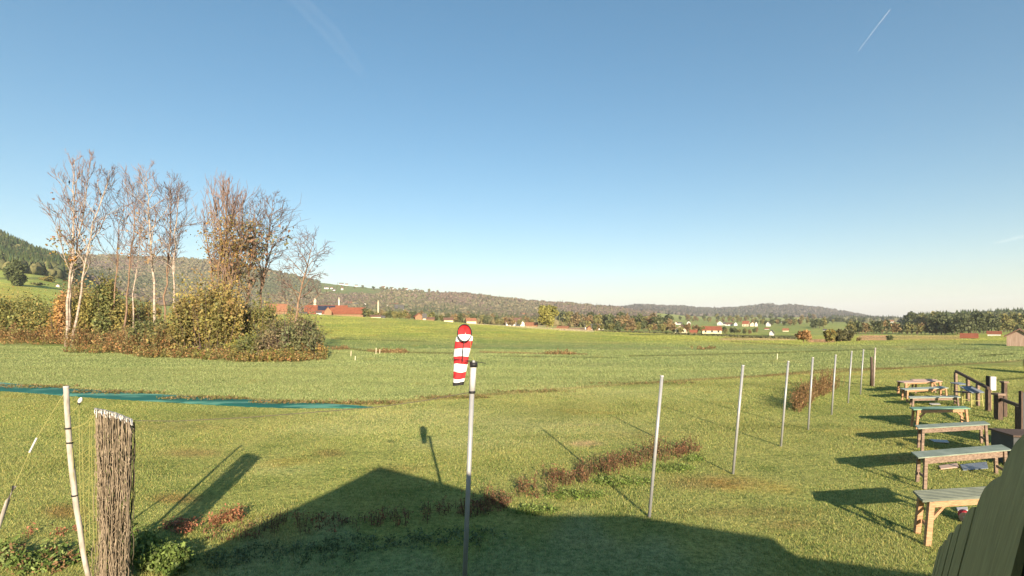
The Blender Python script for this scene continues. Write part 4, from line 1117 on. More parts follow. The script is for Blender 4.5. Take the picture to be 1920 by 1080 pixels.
# ------------------------------------------------------------------ houses
GH = 'houses of the far village'
def house(name, label, u, v, wpx, hpx, roof=.5, wallm='wall_white', roofm='roof_red', gable=False, depth=None, dmin=310, group=None, cat='house', rz=0, extras=None, D=None, windows=True):
    """gable=True: gable end faces the camera"""
    if D is None: b = at(u, v, dmin)
    else:
        b = P(u, v, D); b.z = gz(b.x, b.y)
    D = b.y; W_ = wpx/F*D; Ht = hpx/F*D
    root = thing(name, label, cat, (b.x, b.y, b.z-.3), rz-math.atan2(b.x, b.y), group)
    dp = depth or (W_*.8 if not gable else W_*1.4)
    hw = Ht*(1-roof)+.3; ht = Ht+.3
    mb = MB()
    if gable:
        poly = [(-W_/2, 0), (W_/2, 0), (W_/2, hw), (0, ht-.12), (-W_/2, hw)]
        mb.prism(poly, (1, 0, 0), (0, 0, 1), (0, 0, 0), (0, dp, 0))
    else:
        mb.prism([(0, 0), (dp, 0), (dp, hw), (dp/2, ht-.12), (0, hw)], (0, 1, 0), (0, 0, 1), (-W_/2, 0, 0), (W_, 0, 0))
    wall = mb.build('wall', M[wallm], root)
    ov = max(.35, W_*.04); tk = .22
    rb = MB()
    if gable:
        sl = (ht-hw)/(W_/2)
        for sg in (-1, 1):
            x0, z0 = sg*(W_/2+ov), hw-sl*ov
            rb.add([(x0, -ov, z0+.02), (0, -ov, ht), (0, dp+ov, ht), (x0, dp+ov, z0+.02), (x0, -ov, z0+tk+.02), (0, -ov, ht+tk), (0, dp+ov, ht+tk), (x0, dp+ov, z0+tk+.02)],
                   [(0,1,2,3),(7,6,5,4),(1,0,4,5),(3,2,6,7),(0,3,7,4)])
    else:
        sl = (ht-hw)/(dp/2)
        for (y0, ym) in ((-ov, dp/2), (dp+ov, dp/2)):
            z0 = hw-sl*ov
            rb.add([(-W_/2-ov, y0, z0+.02), (W_/2+ov, y0, z0+.02), (W_/2+ov, ym, ht), (-W_/2-ov, ym, ht), (-W_/2-ov, y0, z0+tk+.02), (W_/2+ov, y0, z0+tk+.02), (W_/2+ov, ym, ht+tk), (-W_/2-ov, ym, ht+tk)],
                   [(0,1,2,3),(7,6,5,4),(1,0,4,5),(3,2,6,7),(0,3,7,4),(2,1,5,6)])
    rb.build('roof', M[roofm], root)
    if windows and W_ > 6 and hw > 2.2:
        nw = max(2, min(5, int(W_/3.2)))
        for k in range(nw):
            xx = -W_/2+W_*(k+.5)/nw
            MB().box(xx-.5, xx+.5, -.06, .05, min(hw*.4, 1.2), min(hw*.4, 1.2)+1.1).build('window', M['pane'], root)
    return root
# farm at the left
house('farmhouse', 'orange roofed farmhouse seen through the clump, left of the barns', 519, 583, 34, 24, .55, 'wall_wood', 'roof_orange', depth=10, dmin=300, cat='house', D=345)
fb_ = house('barn', 'large red roofed barn with dark solar panels behind the long shed', 612, 588, 72, 24, .62, 'wall_white', 'roof_red', depth=18, D=372, cat='barn')
Wb = 72/F*372
sp = MB()
hwb = 24/F*372*.38+.3; htb = 24/F*372+.3
def rp(x, f, up=.30): return (x, -.9+(9.9)*f, hwb-(htb-hwb)/9*.9+(htb-hwb)/9*9.9*f+up)
sp.add([rp(-6, .35), rp(6.2, .35), rp(6.2, .92), rp(-6, .92)], [(0, 1, 2, 3)])
sp.add([rp(-6, .35, .36), rp(6.2, .35, .36), rp(6.2, .92, .36), rp(-6, .92, .36)], [(0, 1, 2, 3)])
sp.build('solar_panel', M['solar'], fb_)
house('barn', 'long low barn with red roof and dark open front at the field crest', 650, 594, 60, 17, .62, 'wall_wood', 'roof_red', depth=11, D=325, cat='barn', rz=math.radians(-10), windows=False)
house('farm_annex', 'small wooden gabled annex at the left end of the long barn', 615, 592, 13, 15, .5, 'wall_wood', 'roof_red', gable=True, depth=7, D=318, cat='shed', windows=False)
house('farm_shed', 'low white shed left of the long barn', 567, 588, 16, 6, .4, 'wall_white', 'roof_dark', D=335, cat='shed')
house('farm_shed', 'white garage with car door beside the barn foot', 598, 590, 9, 7, .3, 'wall_white', 'roof_dark', D=330, cat='shed')
def tower(label, u, v, wpx, hpx, D, m, name='silo'):
    b = P(u, v, D); b.z = gz(b.x, b.y); W_ = wpx/F*D/2; Ht = hpx/F*D
    root = thing(name, label, 'tower', b)
    Ht = max(Ht, H-(v-hpx-VH)/F*D-b.z)
    MB().tube([(0, 0, -.3), (0, 0, Ht*.86)], W_, 16).build('shaft', m, root, smooth=True)
    MB().tube([(0, 0, Ht*.86), (0, 0, Ht)], [W_*1.08, W_*.25], 16).build('top', M['wall_cream'], root)
tower('cream silo rising behind the solar barn', 590.5, 588, 5, 30, 400, M['wall_cream'])
tower('narrow white silo right of the solar barn', 635.5, 585, 2.6, 28, 420, M['wall_white'])
tower('tall thin cream chimney tower above the valley trees', 709, 582, 2.4, 19, 480, M['wall_cream'], 'chimney_tower')
# hillside and ridge houses
# ridge
R_L = 'small white houses scattered on the green ridge'
for k, (u, v, w_, h_) in enumerate([(612,542,8,5),(622,542,5,4),(626,546,6,4.5),(641.5,543.5,4,5.5),(640,534,8,4),(650,534,5,4),(668,536,5,4),(680,538,4,3),(700.5,542,5,4),(718.5,541,6,5),(734.5,542,6,4),(762,544,5,4.5),(780,546,11,3.5),(790,547,5,3)]):
    house('house', 'small white house on the green ridge, %s from the left' % ['second','third','fourth','sixth','fifth','seventh','eighth','ninth','tenth','eleventh','twelfth','thirteenth','fourteenth','last'][k], u, v, w_, h_, .45, 'wall_white', 'roof_brown' if k % 2 else 'roof_dark', group=R_L, dmin=900, windows=False)
VL = [
 (657.5,573,9,7,'wall_white','roof_red',0,'white house with red roof right behind the long red barn'),
 (667,574,8,6,'wall_white','roof_dark',0,'white house with grey roof, second right of red barn'),
 (684,574,7,5.5,'wall_white','roof_brown',1,'small white gable house on the slope beyond red barn'),
 (703,573,8,5,'wall_white','roof_red',0,'white house just left of the thin chimney tower'),
 (729,575,36,7,'wall_wood','roof_orange',0,'long orange roofed building right of thin chimney tower'),
 (726.5,579,6,7,'wall_white','roof_brown',1,'white gable house below the long orange roof'),
 (749,586,16,14,'wall_white','roof_dark',0,'big white house with dark grey roof in valley trees'),
 (768.5,590,13,8,'wall_cream','roof_brown',0,'pinkish house half hidden behind valley shrubs'),
 (801,592,12,7,'wall_white','roof_dark',1,'bright white gable house above the red gabled farm'),
 (812.5,590,5,5,'wall_white','roof_red',0,'tiny white house right of the bright gable'),
 (786,606,15,12,'wall_wood','roof_red',1,'dark red gabled farm at the field edge'),
 (796,606,6,12,'wall_cream','roof_dark',0,'cream tower house beside the red gabled farm'),
 (807,606,14,6,'wall_wood','roof_brown',0,'low brown shed right of the red gabled farm'),
 (841,609,17,8,'wall_cream','roof_brown',0,'pinkish cream house left of the windsock'),
 (705,597,18,6,'wall_cream','roof_brown',0,'low pinkish shed beyond crest right of the red barn'),
 (718,599,6,5,'wall_white','roof_dark',0,'small white hut right of low pinkish shed'),
 (884,610,18,10,'wall_cream','roof_orange',0,'orange roofed cottage just right of the windsock hoop'),
 (962,611,27,15,'wall_white','roof_brown',0,'long white farmhouse with brown roof left of the big yellow tree'),
 (978,611.5,11,11,'wall_white','roof_brown',1,'white gabled end house beside the long farmhouse'),
 (983,594,11,7,'wall_cream','roof_orange',0,'orange roofed house higher behind the farmhouse'),
 (995.5,602,6,6,'wall_cream','roof_dark',1,'small cream house left of the big tree crown'),
 (997,620,22,10,'wall_wood','roof_orange',0,'orange roofed field shed at the foot of the big tree'),
 (1054,622,20,5,'wall_wood','roof_orange',0,'long flat orange roofed shed right of the big tree'),
 (1105,620,8,8,'wall_wood','roof_red',1,'small dark red shed by the white works building'),
 (1114,618,34,10,'wall_white','roof_dark',0,'white green works building with flat roof in tree gap'),
 (1143,617,11,8,'wall_cream','roof_brown',1,'pinkish gable house right of the works building'),
 (1223,607,11,5,'wall_white','roof_dark',0,'white house above the brown valley trees'),
 (1267.5,609,5,6,'wall_white','roof_brown',1,'leftmost of three white gables above the maroon house'),
 (1275.5,609,7,5,'wall_white','roof_dark',0,'middle of three white houses above the maroon house'),
 (1291.5,609,7,7,'wall_white','roof_dark',1,'rightmost white gable of three above the maroon house'),
 (1276,625,20,15,'wall_cream','roof_brown',1,'maroon roofed gable farmhouse at the hedge'),
 (1300,626,12,7,'wall_wood','roof_red',0,'small red shed right of the maroon farmhouse'),
 (1335,625.5,34,13,'wall_cream','roof_red',0,'cream barn with bright red roof at the hedge'),
 (1350,610,10,8,'wall_white','roof_dark',1,'largest white gable of the bright village group'),
 (1358.5,610,5,6,'wall_white','roof_dark',0,'narrow white house inside the bright village group'),
 (1367,611,12,6,'wall_white','roof_brown',0,'wide white house inside the bright village group'),
 (1379.5,611,6,7,'wall_white','roof_dark',1,'white gable at the right end of bright village group'),
 (1397.5,612,11,10,'wall_cream','roof_red',0,'cream house with red roof right of bright village group'),
 (1411,612,9,8,'wall_cream','roof_red',1,'red gabled house next to the cream red roofed one'),
 (1418,612,5,9,'wall_white','roof_brown',1,'tall narrow white house by dark trees'),
 (1440,612,7,9,'wall_white','roof_dark',1,'white gable right of the dark village trees'),
 (1470,606,8,4,'wall_white','roof_dark',0,'white flat building at the far wood edge'),
 (1437.5,618,7,3,'wall_white','roof_red',0,'tiny white hut on the slope below dark village trees'),
 (1446.5,629,7,10,'wall_white','roof_dark',1,'white tapered hut standing alone in the far field'),
 (1472.5,622,9,6,'wall_cream','roof_orange',0,'pinkish shed right of the lone white hut'),
 (1671.5,605,6,5,'wall_white','roof_orange',0,'white farmhouse far off on the plain'),
 (1692,616,13,8,'wall_white','roof_dark',0,'dark roofed hall among trees below the right wood'),
 (1546.5,620,6,3,'wall_white','roof_dark',0,'tiny white caravan like hut on the far green field'),
 (108,538,5,5,'wall_white','roof_red',1,'tiny white chapel on the left meadow'),
 (46,528,5,4,'wall_cream','roof_brown',1,'small house at the foot of the round meadow tree'),
 (74,482,6,6,'wall_white','roof_dark',1,'white house among the trees of left wooded hill'),
 (815.5,585,4,4,'wall_cream','roof_orange',0,'tiny cream house high in the valley trees'),
]
for (u, v, w_, h_, wm, rm, gb_, lab) in VL:
    house('house', lab, u, v, w_, h_, .5, wm, rm, gable=bool(gb_), dmin=110 if u < 200 else (170 if u > 1240 else 305), rz=random.Random(int(u)).uniform(-.25, .25), cat='house')
# sheds on the right meadow
house('field_shed', 'weathered board shed with gable front at the right edge', 1911, 648, 34, 31, .40, 'wall_shed', 'roof_brown', gable=True, D=86, depth=4, cat='shed', windows=False)
house('field_shed', 'low red roofed shed in the middle of the right meadow', 1817, 637, 22, 9, .72, 'wall_cream', 'roof_red', D=150, depth=4, cat='shed', windows=False)
house('field_shed', 'white walled shed with red roof before the right wood', 1864, 628, 18, 8, .5, 'wall_white', 'roof_red', D=200, depth=5, cat='shed', windows=False)
# straw bale at right edge
b = at(1951, 701); root = thing('straw_bale', 'round straw bale cut by the right edge of frame', 'bale', b)
MB().tube([(0, -.6, .85), (0, .6, .85)], .85, 28).build('straw_roll', M['straw'], root, smooth=False)
MB().tube([(0, -.32, .85), (0, -.26, .85)], .86, 28).build('wrap_band', M['netwhite'], root)
# stakes in the ditch
for (u, v, h_, lab) in [(658,668,.8,'white stake in the ditch nearest the tree clump'),(666,676,.6,'small pale stake below the ditch line'),(705,664,1.0,'stoutest pale stake beside the brown reeds'),(712,663,.7,'thin stake just right of the stoutest one'),(1457,674,.8,'lone pale stake in the meadow left of the poles')]:
    b = at(u, v); root = thing('stake', lab, 'stake', b, 0, 'stakes in the meadow')
    MB().bar((0, 0, -.05), (.03, 0, h_*.8), .07, .07).build('shaft', M['wall_cream'], root)
herbs('ditch_reeds', 'brown reeds beside the stakes in the meadow ditch', [(735,661,34,1.8,3),(1050,664,30,1.2,2),(640,655,20,2,1),(1320,655,24,1.2,1)], 260, .6, .2, [(0.27,0.17,0.08),(0.22,0.16,0.07)], 77, 'reeds', leafn=8)
# bird
b = P(130, 342, 76)
root = thing('bird', 'small black bird perched high in the leftmost birch', 'bird', b)
MB().tube([(0, 0, -.16), (0, -.02, -.05), (.02, -.03, .08), (.03, -.04, .17), (.04, -.06, .24), (.09, -.08, .235)], [.03, .09, .11, .07, .055, .006], 10).build('body', M['bird'], root, smooth=True)
MB().tube([(0, 0, -.14), (-.05, .02, -.34)], [.05, .03], 6).build('tail', M['bird'], root)

# ------------------------------------------------------------------ background trees
def proto_tree(seed, pal, n=420, shape=(1, 1), trunk=.18, leafs=.11, clumps=14):
    """unit-high tree mesh: one mesh with bark and leaf slots"""
    rg = np.random.default_rng(seed); cl = []
    for i in range(clumps):
        a = rg.uniform(0, 6.28); z = rg.uniform(trunk+.08, .9); rad = .36*math.sqrt(max(0.05, 1-((z-.52)/.5)**2))*shape[0]
        rr0 = rg.uniform(.3, .8)*rad
        cl.append((math.cos(a)*rr0, math.sin(a)*rr0, z, .15*shape[0], .15*shape[0], .13))
    cl.append((0, 0, .55, .26*shape[0], .26*shape[0], .34))
    c, k = clump_pts(rg, n, cl, .5)
    V, Fq = quads(rg, c, leafs*(.5+rg.random(n)), aspect=.85)
    palA = np.array(pal); ck = palA[rg.integers(0, len(palA), len(cl))][k]
    col = .5*ck+.5*pick(rg, pal, n, .2)
    V1, F1 = tubes_np([np.array([(0, 0, -.03), (0.01, 0, .3), (0, .01, .7)])], [np.array([.03, .022, .008])], 5)
    Vt = np.concatenate([V, V1]); Ft = np.concatenate([Fq, F1+len(V)])
    ct = np.concatenate([col, np.tile([.12, .09, .06], (len(F1), 1))])
    mi = np.concatenate([np.zeros(len(Fq), int), np.ones(len(F1), int)])
    return np_mesh('tree_mesh', Vt, Ft, col=ct, mats=[M['leaf'], M['forest']], midx=mi, link=False)
def proto_spruce(seed, pal):
    rg = np.random.default_rng(seed); n = 420
    z = rg.random(n)**.8*.95+.05; tier = np.floor(z*11)/11; r_ = (1-z)*.22*(1.1-.5*(z-tier)*11)+.012
    a = rg.random(n)*6.283; c = np.stack([np.cos(a)*r_, np.sin(a)*r_, z-.02], 1)
    V, Fq = quads(rg, c, .085*(.5+rg.random(n)), aspect=.6)
    V1, F1 = tubes_np([np.array([(0, 0, -.03), (0, 0, .98)])], [np.array([.02, .004])], 5)
    ct = np.concatenate([pick(rg, pal, n), np.tile([.10, .07, .05], (len(F1), 1))])
    return np_mesh('spruce_mesh', np.concatenate([V, V1]), np.concatenate([Fq, F1+len(V)]), col=ct, mats=[M['leaf']], link=False)
PV = [(0.22,0.21,0.08),(0.17,0.18,0.07),(0.27,0.235,0.09)]
PD = [(0.11,0.13,0.06),(0.145,0.155,0.07),(0.085,0.105,0.05)]
PB = [(0.27,0.18,0.09),(0.21,0.165,0.09),(0.30,0.225,0.10)]
protos = {'olive': [proto_tree(200+i, PV) for i in range(3)], 'dark': [proto_tree(210+i, PD, shape=(1.05, 1)) for i in range(3)],
          'brown': [proto_tree(220+i, PB) for i in range(2)], 'spruce': [proto_spruce(230+i, PD) for i in range(2)]}
def btree(kind, u, v, hpx, label, group, rg, dmin=300, wide=1.0, D=None, name=None):
    if D is None: b = at(u, v, dmin)
    else: b = P(u, v, D); b.z = gz(b.x, b.y)
    hh = hpx/F*b.y
    me = protos[kind][rg.integers(0, len(protos[kind]))]
    nm = name or {'olive': 'broadleaf_tree', 'dark': 'broadleaf_tree', 'brown': 'broadleaf_tree', 'spruce': 'spruce_tree'}[kind]
    o = bpy.data.objects.new(nm, me); C.objects.link(o)
    o.location = (b.x, b.y, b.z-.02*hh); o.rotation_euler = (0, 0, rg.uniform(0, 6.28))
    s = hh*wide; o.scale = (s*rg.uniform(.9, 1.15), s*rg.uniform(.9, 1.15), hh)
    return tag(o, label, 'tree', group)
rg = np.random.default_rng(99)
LBL = {'olive': 'olive green', 'dark': 'dark green', 'brown': 'brownish', 'spruce': 'dark pointed spruce'}
ORD = ['first','second','third','fourth','fifth','sixth','seventh','eighth','ninth','tenth','eleventh','twelfth','thirteenth','fourteenth','fifteenth','sixteenth','seventeenth','eighteenth','nineteenth','twentieth','twenty-first','twenty-second','twenty-third','twenty-fourth','twenty-fifth','twenty-sixth','twenty-seventh','twenty-eighth','twenty-ninth','thirtieth','thirty-first','thirty-second','thirty-third','thirty-fourth','thirty-fifth']
def ordn(c):
    c[0] += 1; return ORD[c[0]-1]
def belt(n, u0, u1, vf, h0, h1, kinds, where, dmin=300, wide=1.0):
    cnt = {}
    for i in range(n):
        u = u0+(u1-u0)*(i+rg.random())/n
        kd = kinds[rg.integers(0, len(kinds))]
        v = vf(u)+rg.uniform(-2, 2)
        btree(kd, u, v, rg.uniform(h0, h1), '%s %s tree from left %s' % (ordn(cnt.setdefault(kd, [0])), LBL[kd], where), '%s trees %s' % (LBL[kd], where), rg, dmin, wide*(.7 if kd == 'spruce' else 1))
belt(50, 682, 1000, lambda u: 597+(u-680)*.045, 12, 20, ['olive','olive','brown','dark'], 'in the valley belt left of the big yellow tree', dmin=320)
belt(24, 690, 960, lambda u: 587+(u-690)*.045, 7, 12, ['olive','brown'], 'among the left valley houses', dmin=400)
belt(26, 1048, 1260, lambda u: 612+(u-1048)*.035, 22, 31, ['olive','brown','olive','dark'], 'in the tall belt right of the big yellow tree', dmin=320)
belt(26, 1100, 1320, lambda u: 620+(u-1100)*.02, 14, 22, ['olive','dark','brown'], 'in the front row along the hedge', dmin=260)
belt(16, 1290, 1420, lambda u: 604, 6, 10, ['olive','brown'], 'behind the bright village group', dmin=500)
belt(14, 1352, 1420, lambda u: 625, 8, 13, ['olive','brown','dark'], 'right of the cream barn with red roof', dmin=190)
belt(34, 1250, 1610, lambda u: 601, 8, 13, ['olive','brown','dark'], 'in the row at the foot of the farthest ridge', dmin=900)
belt(14, 1418, 1500, lambda u: 610, 9, 14, ['dark','brown','olive'], 'in the dark village trees', dmin=450)
belt(24, 1475, 1640, lambda u: 606, 7, 11, ['dark','olive'], 'in the thin far row on the plain', dmin=700)
belt(26, 1588, 1760, lambda u: 628, 17, 27, ['dark','dark','olive','brown'], 'in the left half of the right treeline', dmin=350)
belt(34, 1750, 1925, lambda u: 626-(u-1750)*.012, 28, 40, ['dark','dark','olive','dark'], 'in the right half of the right treeline', dmin=330)
belt(10, 1700, 1900, lambda u: 618, 30, 36, ['dark','spruce','olive'], 'rising behind the right treeline', dmin=450)
belt(7, 1522, 1548, lambda u: 616, 15, 20, ['dark','dark','olive'], 'in the isolated dark clump on the far field', dmin=450, wide=.9)
belt(12, 580, 690, lambda u: 592, 7, 12, ['olive','brown'], 'around the red roofed farm', dmin=380)
belt(10, 200, 560, lambda u: 590, 14, 22, ['olive','brown'], 'glimpsed behind the clump of tall trees', dmin=380)
belt(12, 640, 830, lambda u: 539+(u-640)*.04, 4, 7, ['dark','olive','spruce'], 'standing on the ridge among white houses', dmin=1200, wide=1.2)
# special single trees
def big_tree(name, label, u, v, D, wpx, hpx, n, size, pal, seed, trunk=.16):
    rg = np.random.default_rng(seed); b = P(u, v, D); b.z = gz(b.x, b.y)
    W_ = wpx/F*D/2; Hh = hpx/F*D
    root = thing(name, label, 'tree', b); cl = []
    for i in range(22):
        a = rg.uniform(0, 6.28); z = rg.uniform(trunk+.05, .88); r_ = math.sqrt(max(.08, 1-((z-.5)/.52)**2))
        q_ = rg.uniform(.35, .8)*r_
        cl.append((math.cos(a)*q_*W_, math.sin(a)*q_*W_, z*Hh, W_*.3, W_*.3, Hh*.13))
    cl.append((0, 0, .5*Hh, W_*.6, W_*.6, Hh*.36))
    c, k = clump_pts(rg, n, cl, .5)
    V, Fq = quads(rg, c, size*(.5+rg.random(n)), aspect=.85)
    palA = np.array(pal); ck = palA[rg.integers(0, len(palA), len(cl))][k]
    np_mesh('crown', V, Fq, col=.5*ck+.5*pick(rg, pal, n, .22), mats=M['leaf'], parent=root)
    pol = [np.array([(0, 0, -.2), (.02*Hh, 0, .25*Hh), (0, .01*Hh, .7*Hh)])]; rd = [np.array([.035, .026, .008])*Hh]
    for i in range(9):
        q_ = np.array(cl[i])[:3]; z0 = .2*Hh+.04*Hh*i
        pol.append(np.array([(0.01*Hh, 0, z0), q_*.5+np.array([0, 0, z0*.5]), q_])); rd.append(np.array([.014, .009, .004])*Hh)
    V, Fq = tubes_np(pol, rd, 6)
    np_mesh('trunk', V, Fq, mats=M['bark_brown'], parent=root)
    return root
big_tree('broadleaf_tree', 'big round yellow green tree standing alone before the wooded hills', 1026, 620, 300, 46, 46, 2600, 1.0, [(0.30,0.27,0.07),(0.25,0.24,0.065),(0.19,0.19,0.055)], 301, .12)
big_tree('small_tree', 'lone orange brown small tree on the far right field', 1506, 648, 128, 30, 27, 1100, .38, [(0.36,0.20,0.09),(0.28,0.17,0.07),(0.42,0.25,0.11)], 302, .25)
big_tree('shrub', 'thin olive bush left of the round field bushes', 1556, 643, 140, 24, 26, 900, .42, OLIVE, 303, .02)
big_tree('shrub', 'round grey green field bush, left of the pair', 1577, 642, 142, 26, 26, 1300, .42, [(0.14,0.14,0.07),(0.17,0.16,0.08)], 304, .02)
big_tree('shrub', 'round grey green field bush, right of the pair', 1592, 641, 143, 24, 22, 1100, .42, [(0.13,0.13,0.065),(0.17,0.16,0.08)], 305, .02)
big_tree('shrub', 'tiny brown bush right of the field bushes', 1610, 641, 145, 10, 6, 300, .35, PB, 306, .02)
big_tree('shrub', 'dark round bush in front of ploughed strip', 1668, 640, 150, 13, 10, 600, .35, PD, 307, .02)
big_tree('broadleaf_tree', 'round dark green tree alone on the left meadow', 30, 527, 330, 38, 52, 3000, 1.1, [(0.10,0.125,0.055),(0.13,0.15,0.06),(0.08,0.10,0.045)], 308, .06)
big_tree('shrub', 'pale bush on the left meadow under the wooded hill', 90, 522, 420, 26, 11, 600, .9, OLIVE, 309, .02)
big_tree('shrub', 'long low shrubs on the left meadow slope', 70, 533, 360, 30, 5, 300, .8, GRN, 310, .02)

# ------------------------------------------------------------------ forests (uncountable woods on the hills)
def ico():
    t = (1+5**.5)/2
    v = np.array([(-1,t,0),(1,t,0),(-1,-t,0),(1,-t,0),(0,-1,t),(0,1,t),(0,-1,-t),(0,1,-t),(t,0,-1),(t,0,1),(-t,0,-1),(-t,0,1)], float)
    v /= np.linalg.norm(v[0])
    f = np.array([(0,11,5),(0,5,1),(0,1,7),(0,7,10),(0,10,11),(1,5,9),(5,11,4),(11,10,2),(10,7,6),(7,1,8),(3,9,4),(3,4,2),(3,2,6),(3,6,8),(3,8,9),(4,9,5),(2,4,11),(6,2,10),(8,6,7),(9,8,1)])
    # one subdivision
    vs = list(map(tuple, v)); cache = {}; nf = []
    def midp(a, b):
        k = (min(a, b), max(a, b))
        if k not in cache:
            m = (np.array(vs[a])+np.array(vs[b])); m /= np.linalg.norm(m); vs.append(tuple(m)); cache[k] = len(vs)-1
        return cache[k]
    for a, b, c in f:
        ab, bc, ca_ = midp(a, b), midp(b, c), midp(c, a)
        nf += [(a, ab, ca_), (b, bc, ab), (c, ca_, bc), (ab, bc, ca_)]
    return np.array(vs), np.array(nf)
IV, IF = ico()
def cone_tree():
    V = []; Fq = []; n = 6
    for i, (z0, z1, r_) in enumerate([(.1, .5, .26), (.35, .75, .20), (.6, 1.0, .13)]):
        b = len(V)
        for k in range(n): V.append((math.cos(k*1.047+i)*r_, math.sin(k*1.047+i)*r_, z0))
        V.append((0, 0, z1))
        for k in range(n): Fq.append((b+k, b+(k+1) % n, b+n))
    return np.array(V), np.array(Fq)
CV, CF = cone_tree()
def forest(name, label, n, umin, umax, dmin, dmax, r0, r1, pal, seed, mask=None, spruce=.0, hfac=1.25, dpow=1.0):
    rg = np.random.default_rng(seed)
    D = dmin+(dmax-dmin)*rg.random(n)**dpow; u = umin+(umax-umin)*rg.random(n); x = (u-960)/F*D; z = tz(x, D)
    v = VH+F*(H-z)/D
    keep = np.ones(n, bool) if mask is None else mask(u, v, D, rg)
    D, u, x, z = D[keep], u[keep], x[keep], z[keep]; n = len(D)
    r_ = r0+(r1-r0)*rg.random(n)
    isS = rg.random(n) < spruce
    pal = np.array(pal)
    # colour in drifts
    dr = (smooth_noise(x*.12+seed, D*.05)+2)/4
    ci = np.clip((dr*len(pal)+rg.normal(size=n)*.7).astype(int), 0, len(pal)-1)
    cols = pal[ci]*(1+.18*rg.normal(size=(n, 1)))
    V = []; Fq = []; Cc = []
    for flag, (BV, BF) in ((False, (IV, IF)), (True, (CV, CF))):
        s = np.where(isS == flag)[0]; m = len(s)
        if not m: continue
        jit = 1+.22*rg.normal(size=(m, len(BV), 1))*(0 if flag else 1)
        if flag: sc = np.stack([r_[s]*1.9, r_[s]*1.9, r_[s]*3.4], 1)
        else: sc = np.stack([r_[s], r_[s], r_[s]*hfac], 1)
        P_ = BV[None]*jit*sc[:, None, :]
        zo = z[s] + (0 if flag else r_[s]*hfac*.75)
        P_ += np.stack([x[s], D[s], zo], 1)[:, None, :]
        off = sum(len(q_) for q_ in V)
        V.append(P_.reshape(-1, 3))
        Fq.append((BF[None]+(np.arange(m)*len(BV))[:, None, None]).reshape(-1, 3)+off)
        cc = cols[s]*(np.array([.55, .72, .6]) if flag else 1)
        f_ = np.repeat(cc, len(BF), 0); f_ = f_*(1+.10*rg.normal(size=(len(f_), 1)))
        Cc.append(f_)
    o = np_mesh(name, np.concatenate(V), np.concatenate(Fq), col=np.clip(np.concatenate(Cc), .01, 1), mats=M['forest'])
    return tag(o, label, 'woods', kind='stuff')
BRN = [(0.135,0.102,0.078),(0.155,0.115,0.088),(0.13,0.118,0.068),(0.17,0.145,0.085),(0.105,0.11,0.06),(0.09,0.10,0.055)]
def m1(u, v, D, rg):
    mead = ((u > 600) & (u < 712) & (v > 528) & (v < 552)) | ((u > 700) & (u < 870) & (v > 540) & (v < 551) & (rg.random(len(u)) < .8)) | ((u > 705) & (u < 800) & (v > 556) & (v < 565) & (rg.random(len(u)) < .7))
    return ~mead
forest('forest', 'brown autumn woods covering the long middle ridge', 23000, 100, 1230, 820, 1840, 2.6, 4.8, BRN, 401, m1, spruce=.04, hfac=.95)
forest('forest', 'grey hazy woods covering the farthest ridge', 9000, 1120, 1680, 2000, 3060, 4, 7, [(0.085,0.075,0.066),(0.095,0.082,0.072),(0.078,0.078,0.062)], 402, None, spruce=.08)
forest('forest', 'dark spruce woods on the steep left hill', 3600, -60, 135, 480, 900, 3.2, 5.5, [(0.07,0.09,0.045),(0.11,0.115,0.05),(0.15,0.14,0.06),(0.09,0.10,0.045)], 403, lambda u, v, D, rg: D > 470+.6*np.abs(u-20), spruce=.45)
forest('forest', 'dark woods on the low hill at the right', 2600, 1705, 1965, 560, 840, 3.5, 5.5, [(0.07,0.085,0.045),(0.09,0.10,0.05),(0.12,0.12,0.055)], 404, None, spruce=.15)
forest('forest', 'thin dark wood line along the far plain', 2500, 1560, 1800, 1250, 1800, 4, 6, [(0.08,0.085,0.055),(0.10,0.10,0.06)], 405, None, spruce=.15)
forest('forest', 'mixed woods at the foot of the middle ridge', 2600, 860, 1260, 520, 800, 2.2, 3.6, [(0.15,0.13,0.065),(0.12,0.12,0.055),(0.18,0.15,0.07)], 406, lambda u, v, D, rg: rg.random(len(u)) < 1.0, spruce=.12)
# hedge along the plain
forest('hedge', 'dark hedge line along the far side of the big field', 1100, 1130, 1500, 236, 262, .35, .6, [(0.07,0.08,0.035),(0.09,0.09,0.04)], 407, None, hfac=.9)

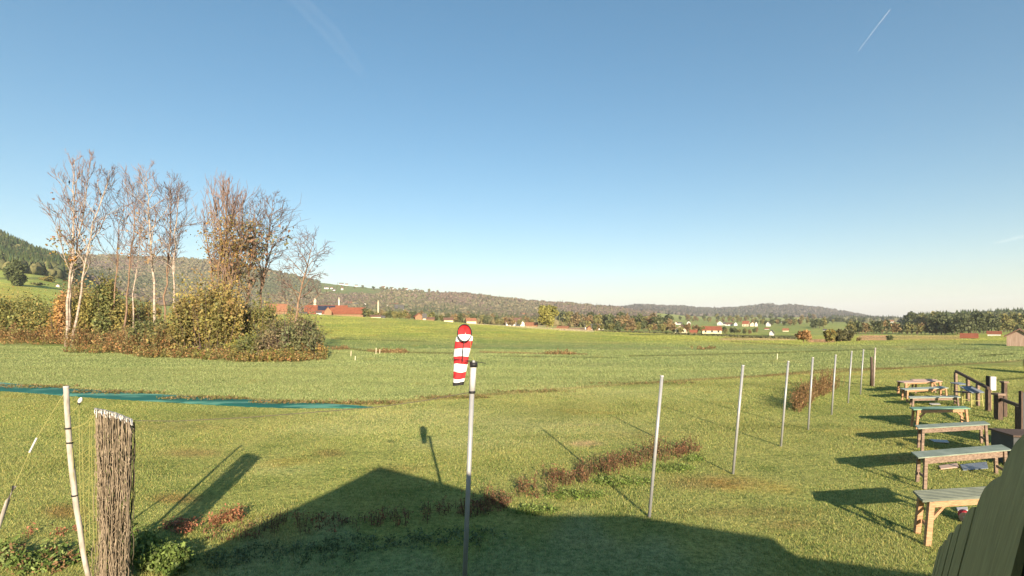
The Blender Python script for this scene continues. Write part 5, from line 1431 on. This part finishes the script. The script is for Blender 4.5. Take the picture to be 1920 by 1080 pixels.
# ------------------------------------------------------------------ contrails high above
def contrail_mat(name, a):
    m = bpy.data.materials.new(name); m.use_nodes = True; t = m.node_tree; out = t.nodes['Material Output']
    t.nodes.remove(t.nodes['Principled BSDF'])
    d = nd(t, 'ShaderNodeBsdfTranslucent'); d.inputs[0].default_value = (.95, .95, .97, 1)
    d2 = nd(t, 'ShaderNodeBsdfDiffuse'); d2.inputs[0].default_value = (.95, .95, .97, 1)
    ad = nd(t, 'ShaderNodeAddShader'); t.links.new(d.outputs[0], ad.inputs[0]); t.links.new(d2.outputs[0], ad.inputs[1])
    tr = nd(t, 'ShaderNodeBsdfTransparent'); mx = nd(t, 'ShaderNodeMixShader')
    tc = nd(t, 'ShaderNodeTexCoord'); n_ = nd(t, 'ShaderNodeTexNoise'); n_.inputs['Scale'].default_value = 4; t.links.new(tc.outputs['Generated'], n_.inputs['Vector'])
    lw = nd(t, 'ShaderNodeLayerWeight'); lw.inputs[0].default_value = .5
    inv = nd(t, 'ShaderNodeMath'); inv.operation = 'SUBTRACT'; inv.inputs[0].default_value = 1; t.links.new(lw.outputs['Facing'], inv.inputs[1])
    p2 = nd(t, 'ShaderNodeMath'); p2.operation = 'POWER'; t.links.new(inv.outputs[0], p2.inputs[0]); p2.inputs[1].default_value = 1.5
    m1_ = nd(t, 'ShaderNodeMath'); m1_.operation = 'MULTIPLY'; t.links.new(p2.outputs[0], m1_.inputs[0]); t.links.new(n_.outputs['Fac'], m1_.inputs[1])
    m2_ = nd(t, 'ShaderNodeMath'); m2_.operation = 'MULTIPLY'; t.links.new(m1_.outputs[0], m2_.inputs[0]); m2_.inputs[1].default_value = a
    t.links.new(m2_.outputs[0], mx.inputs[0]); t.links.new(tr.outputs[0], mx.inputs[1]); t.links.new(ad.outputs[0], mx.inputs[2]); t.links.new(mx.outputs[0], out.inputs[0])
    return m
def contrail(label, pts, rads, a):
    W_ = []
    for (u, v) in pts:
        D = 9000*F/(VH-v); W_.append(P(u, v, D))
    o = MB().tube([p_-W_[0] for p_ in W_], [r_*p_.y/F for r_, p_ in zip(rads, W_)], 16, cap=False).build('contrail', contrail_mat('contrail_vapour', a), smooth=True)
    o.location = W_[0]; o.visible_shadow = False
    return tag(o, label, 'contrail')
contrail('short bright contrail at the upper right of the sky', [(1669,18),(1640,55),(1610,95)], [1.1, .9, .5], .5)
contrail('wide faded contrail at the upper left of the sky', [(540,-20),(620,60),(680,140)], [15, 18, 9], .07)
contrail('faint low contrail near the right edge of the sky', [(1940,438),(1890,450),(1840,462)], [4, 4, 1.5], .22)
contrail('very faint flat contrail above the right horizon', [(1750,486),(1690,496),(1600,512)], [3, 4, 2], .15)

# ------------------------------------------------------------------ haze
hb = MB().box(-9000, 9000, -200, 16500, -260, 420)
hz = hb.build('haze', [])
hm = bpy.data.materials.new('valley_haze'); hm.use_nodes = True; t = hm.node_tree
t.nodes.remove(t.nodes['Principled BSDF'])
pv = nd(t, 'ShaderNodeVolumePrincipled'); pv.inputs['Color'].default_value = (.86, .90, 1.0, 1); pv.inputs['Density'].default_value = 0.00009
pv.inputs['Anisotropy'].default_value = 0.0
t.links.new(pv.outputs[0], t.nodes['Material Output'].inputs['Volume'])
hz.data.materials.append(hm)
tag(hz, 'thin morning haze over the valley', 'haze', kind='stuff')
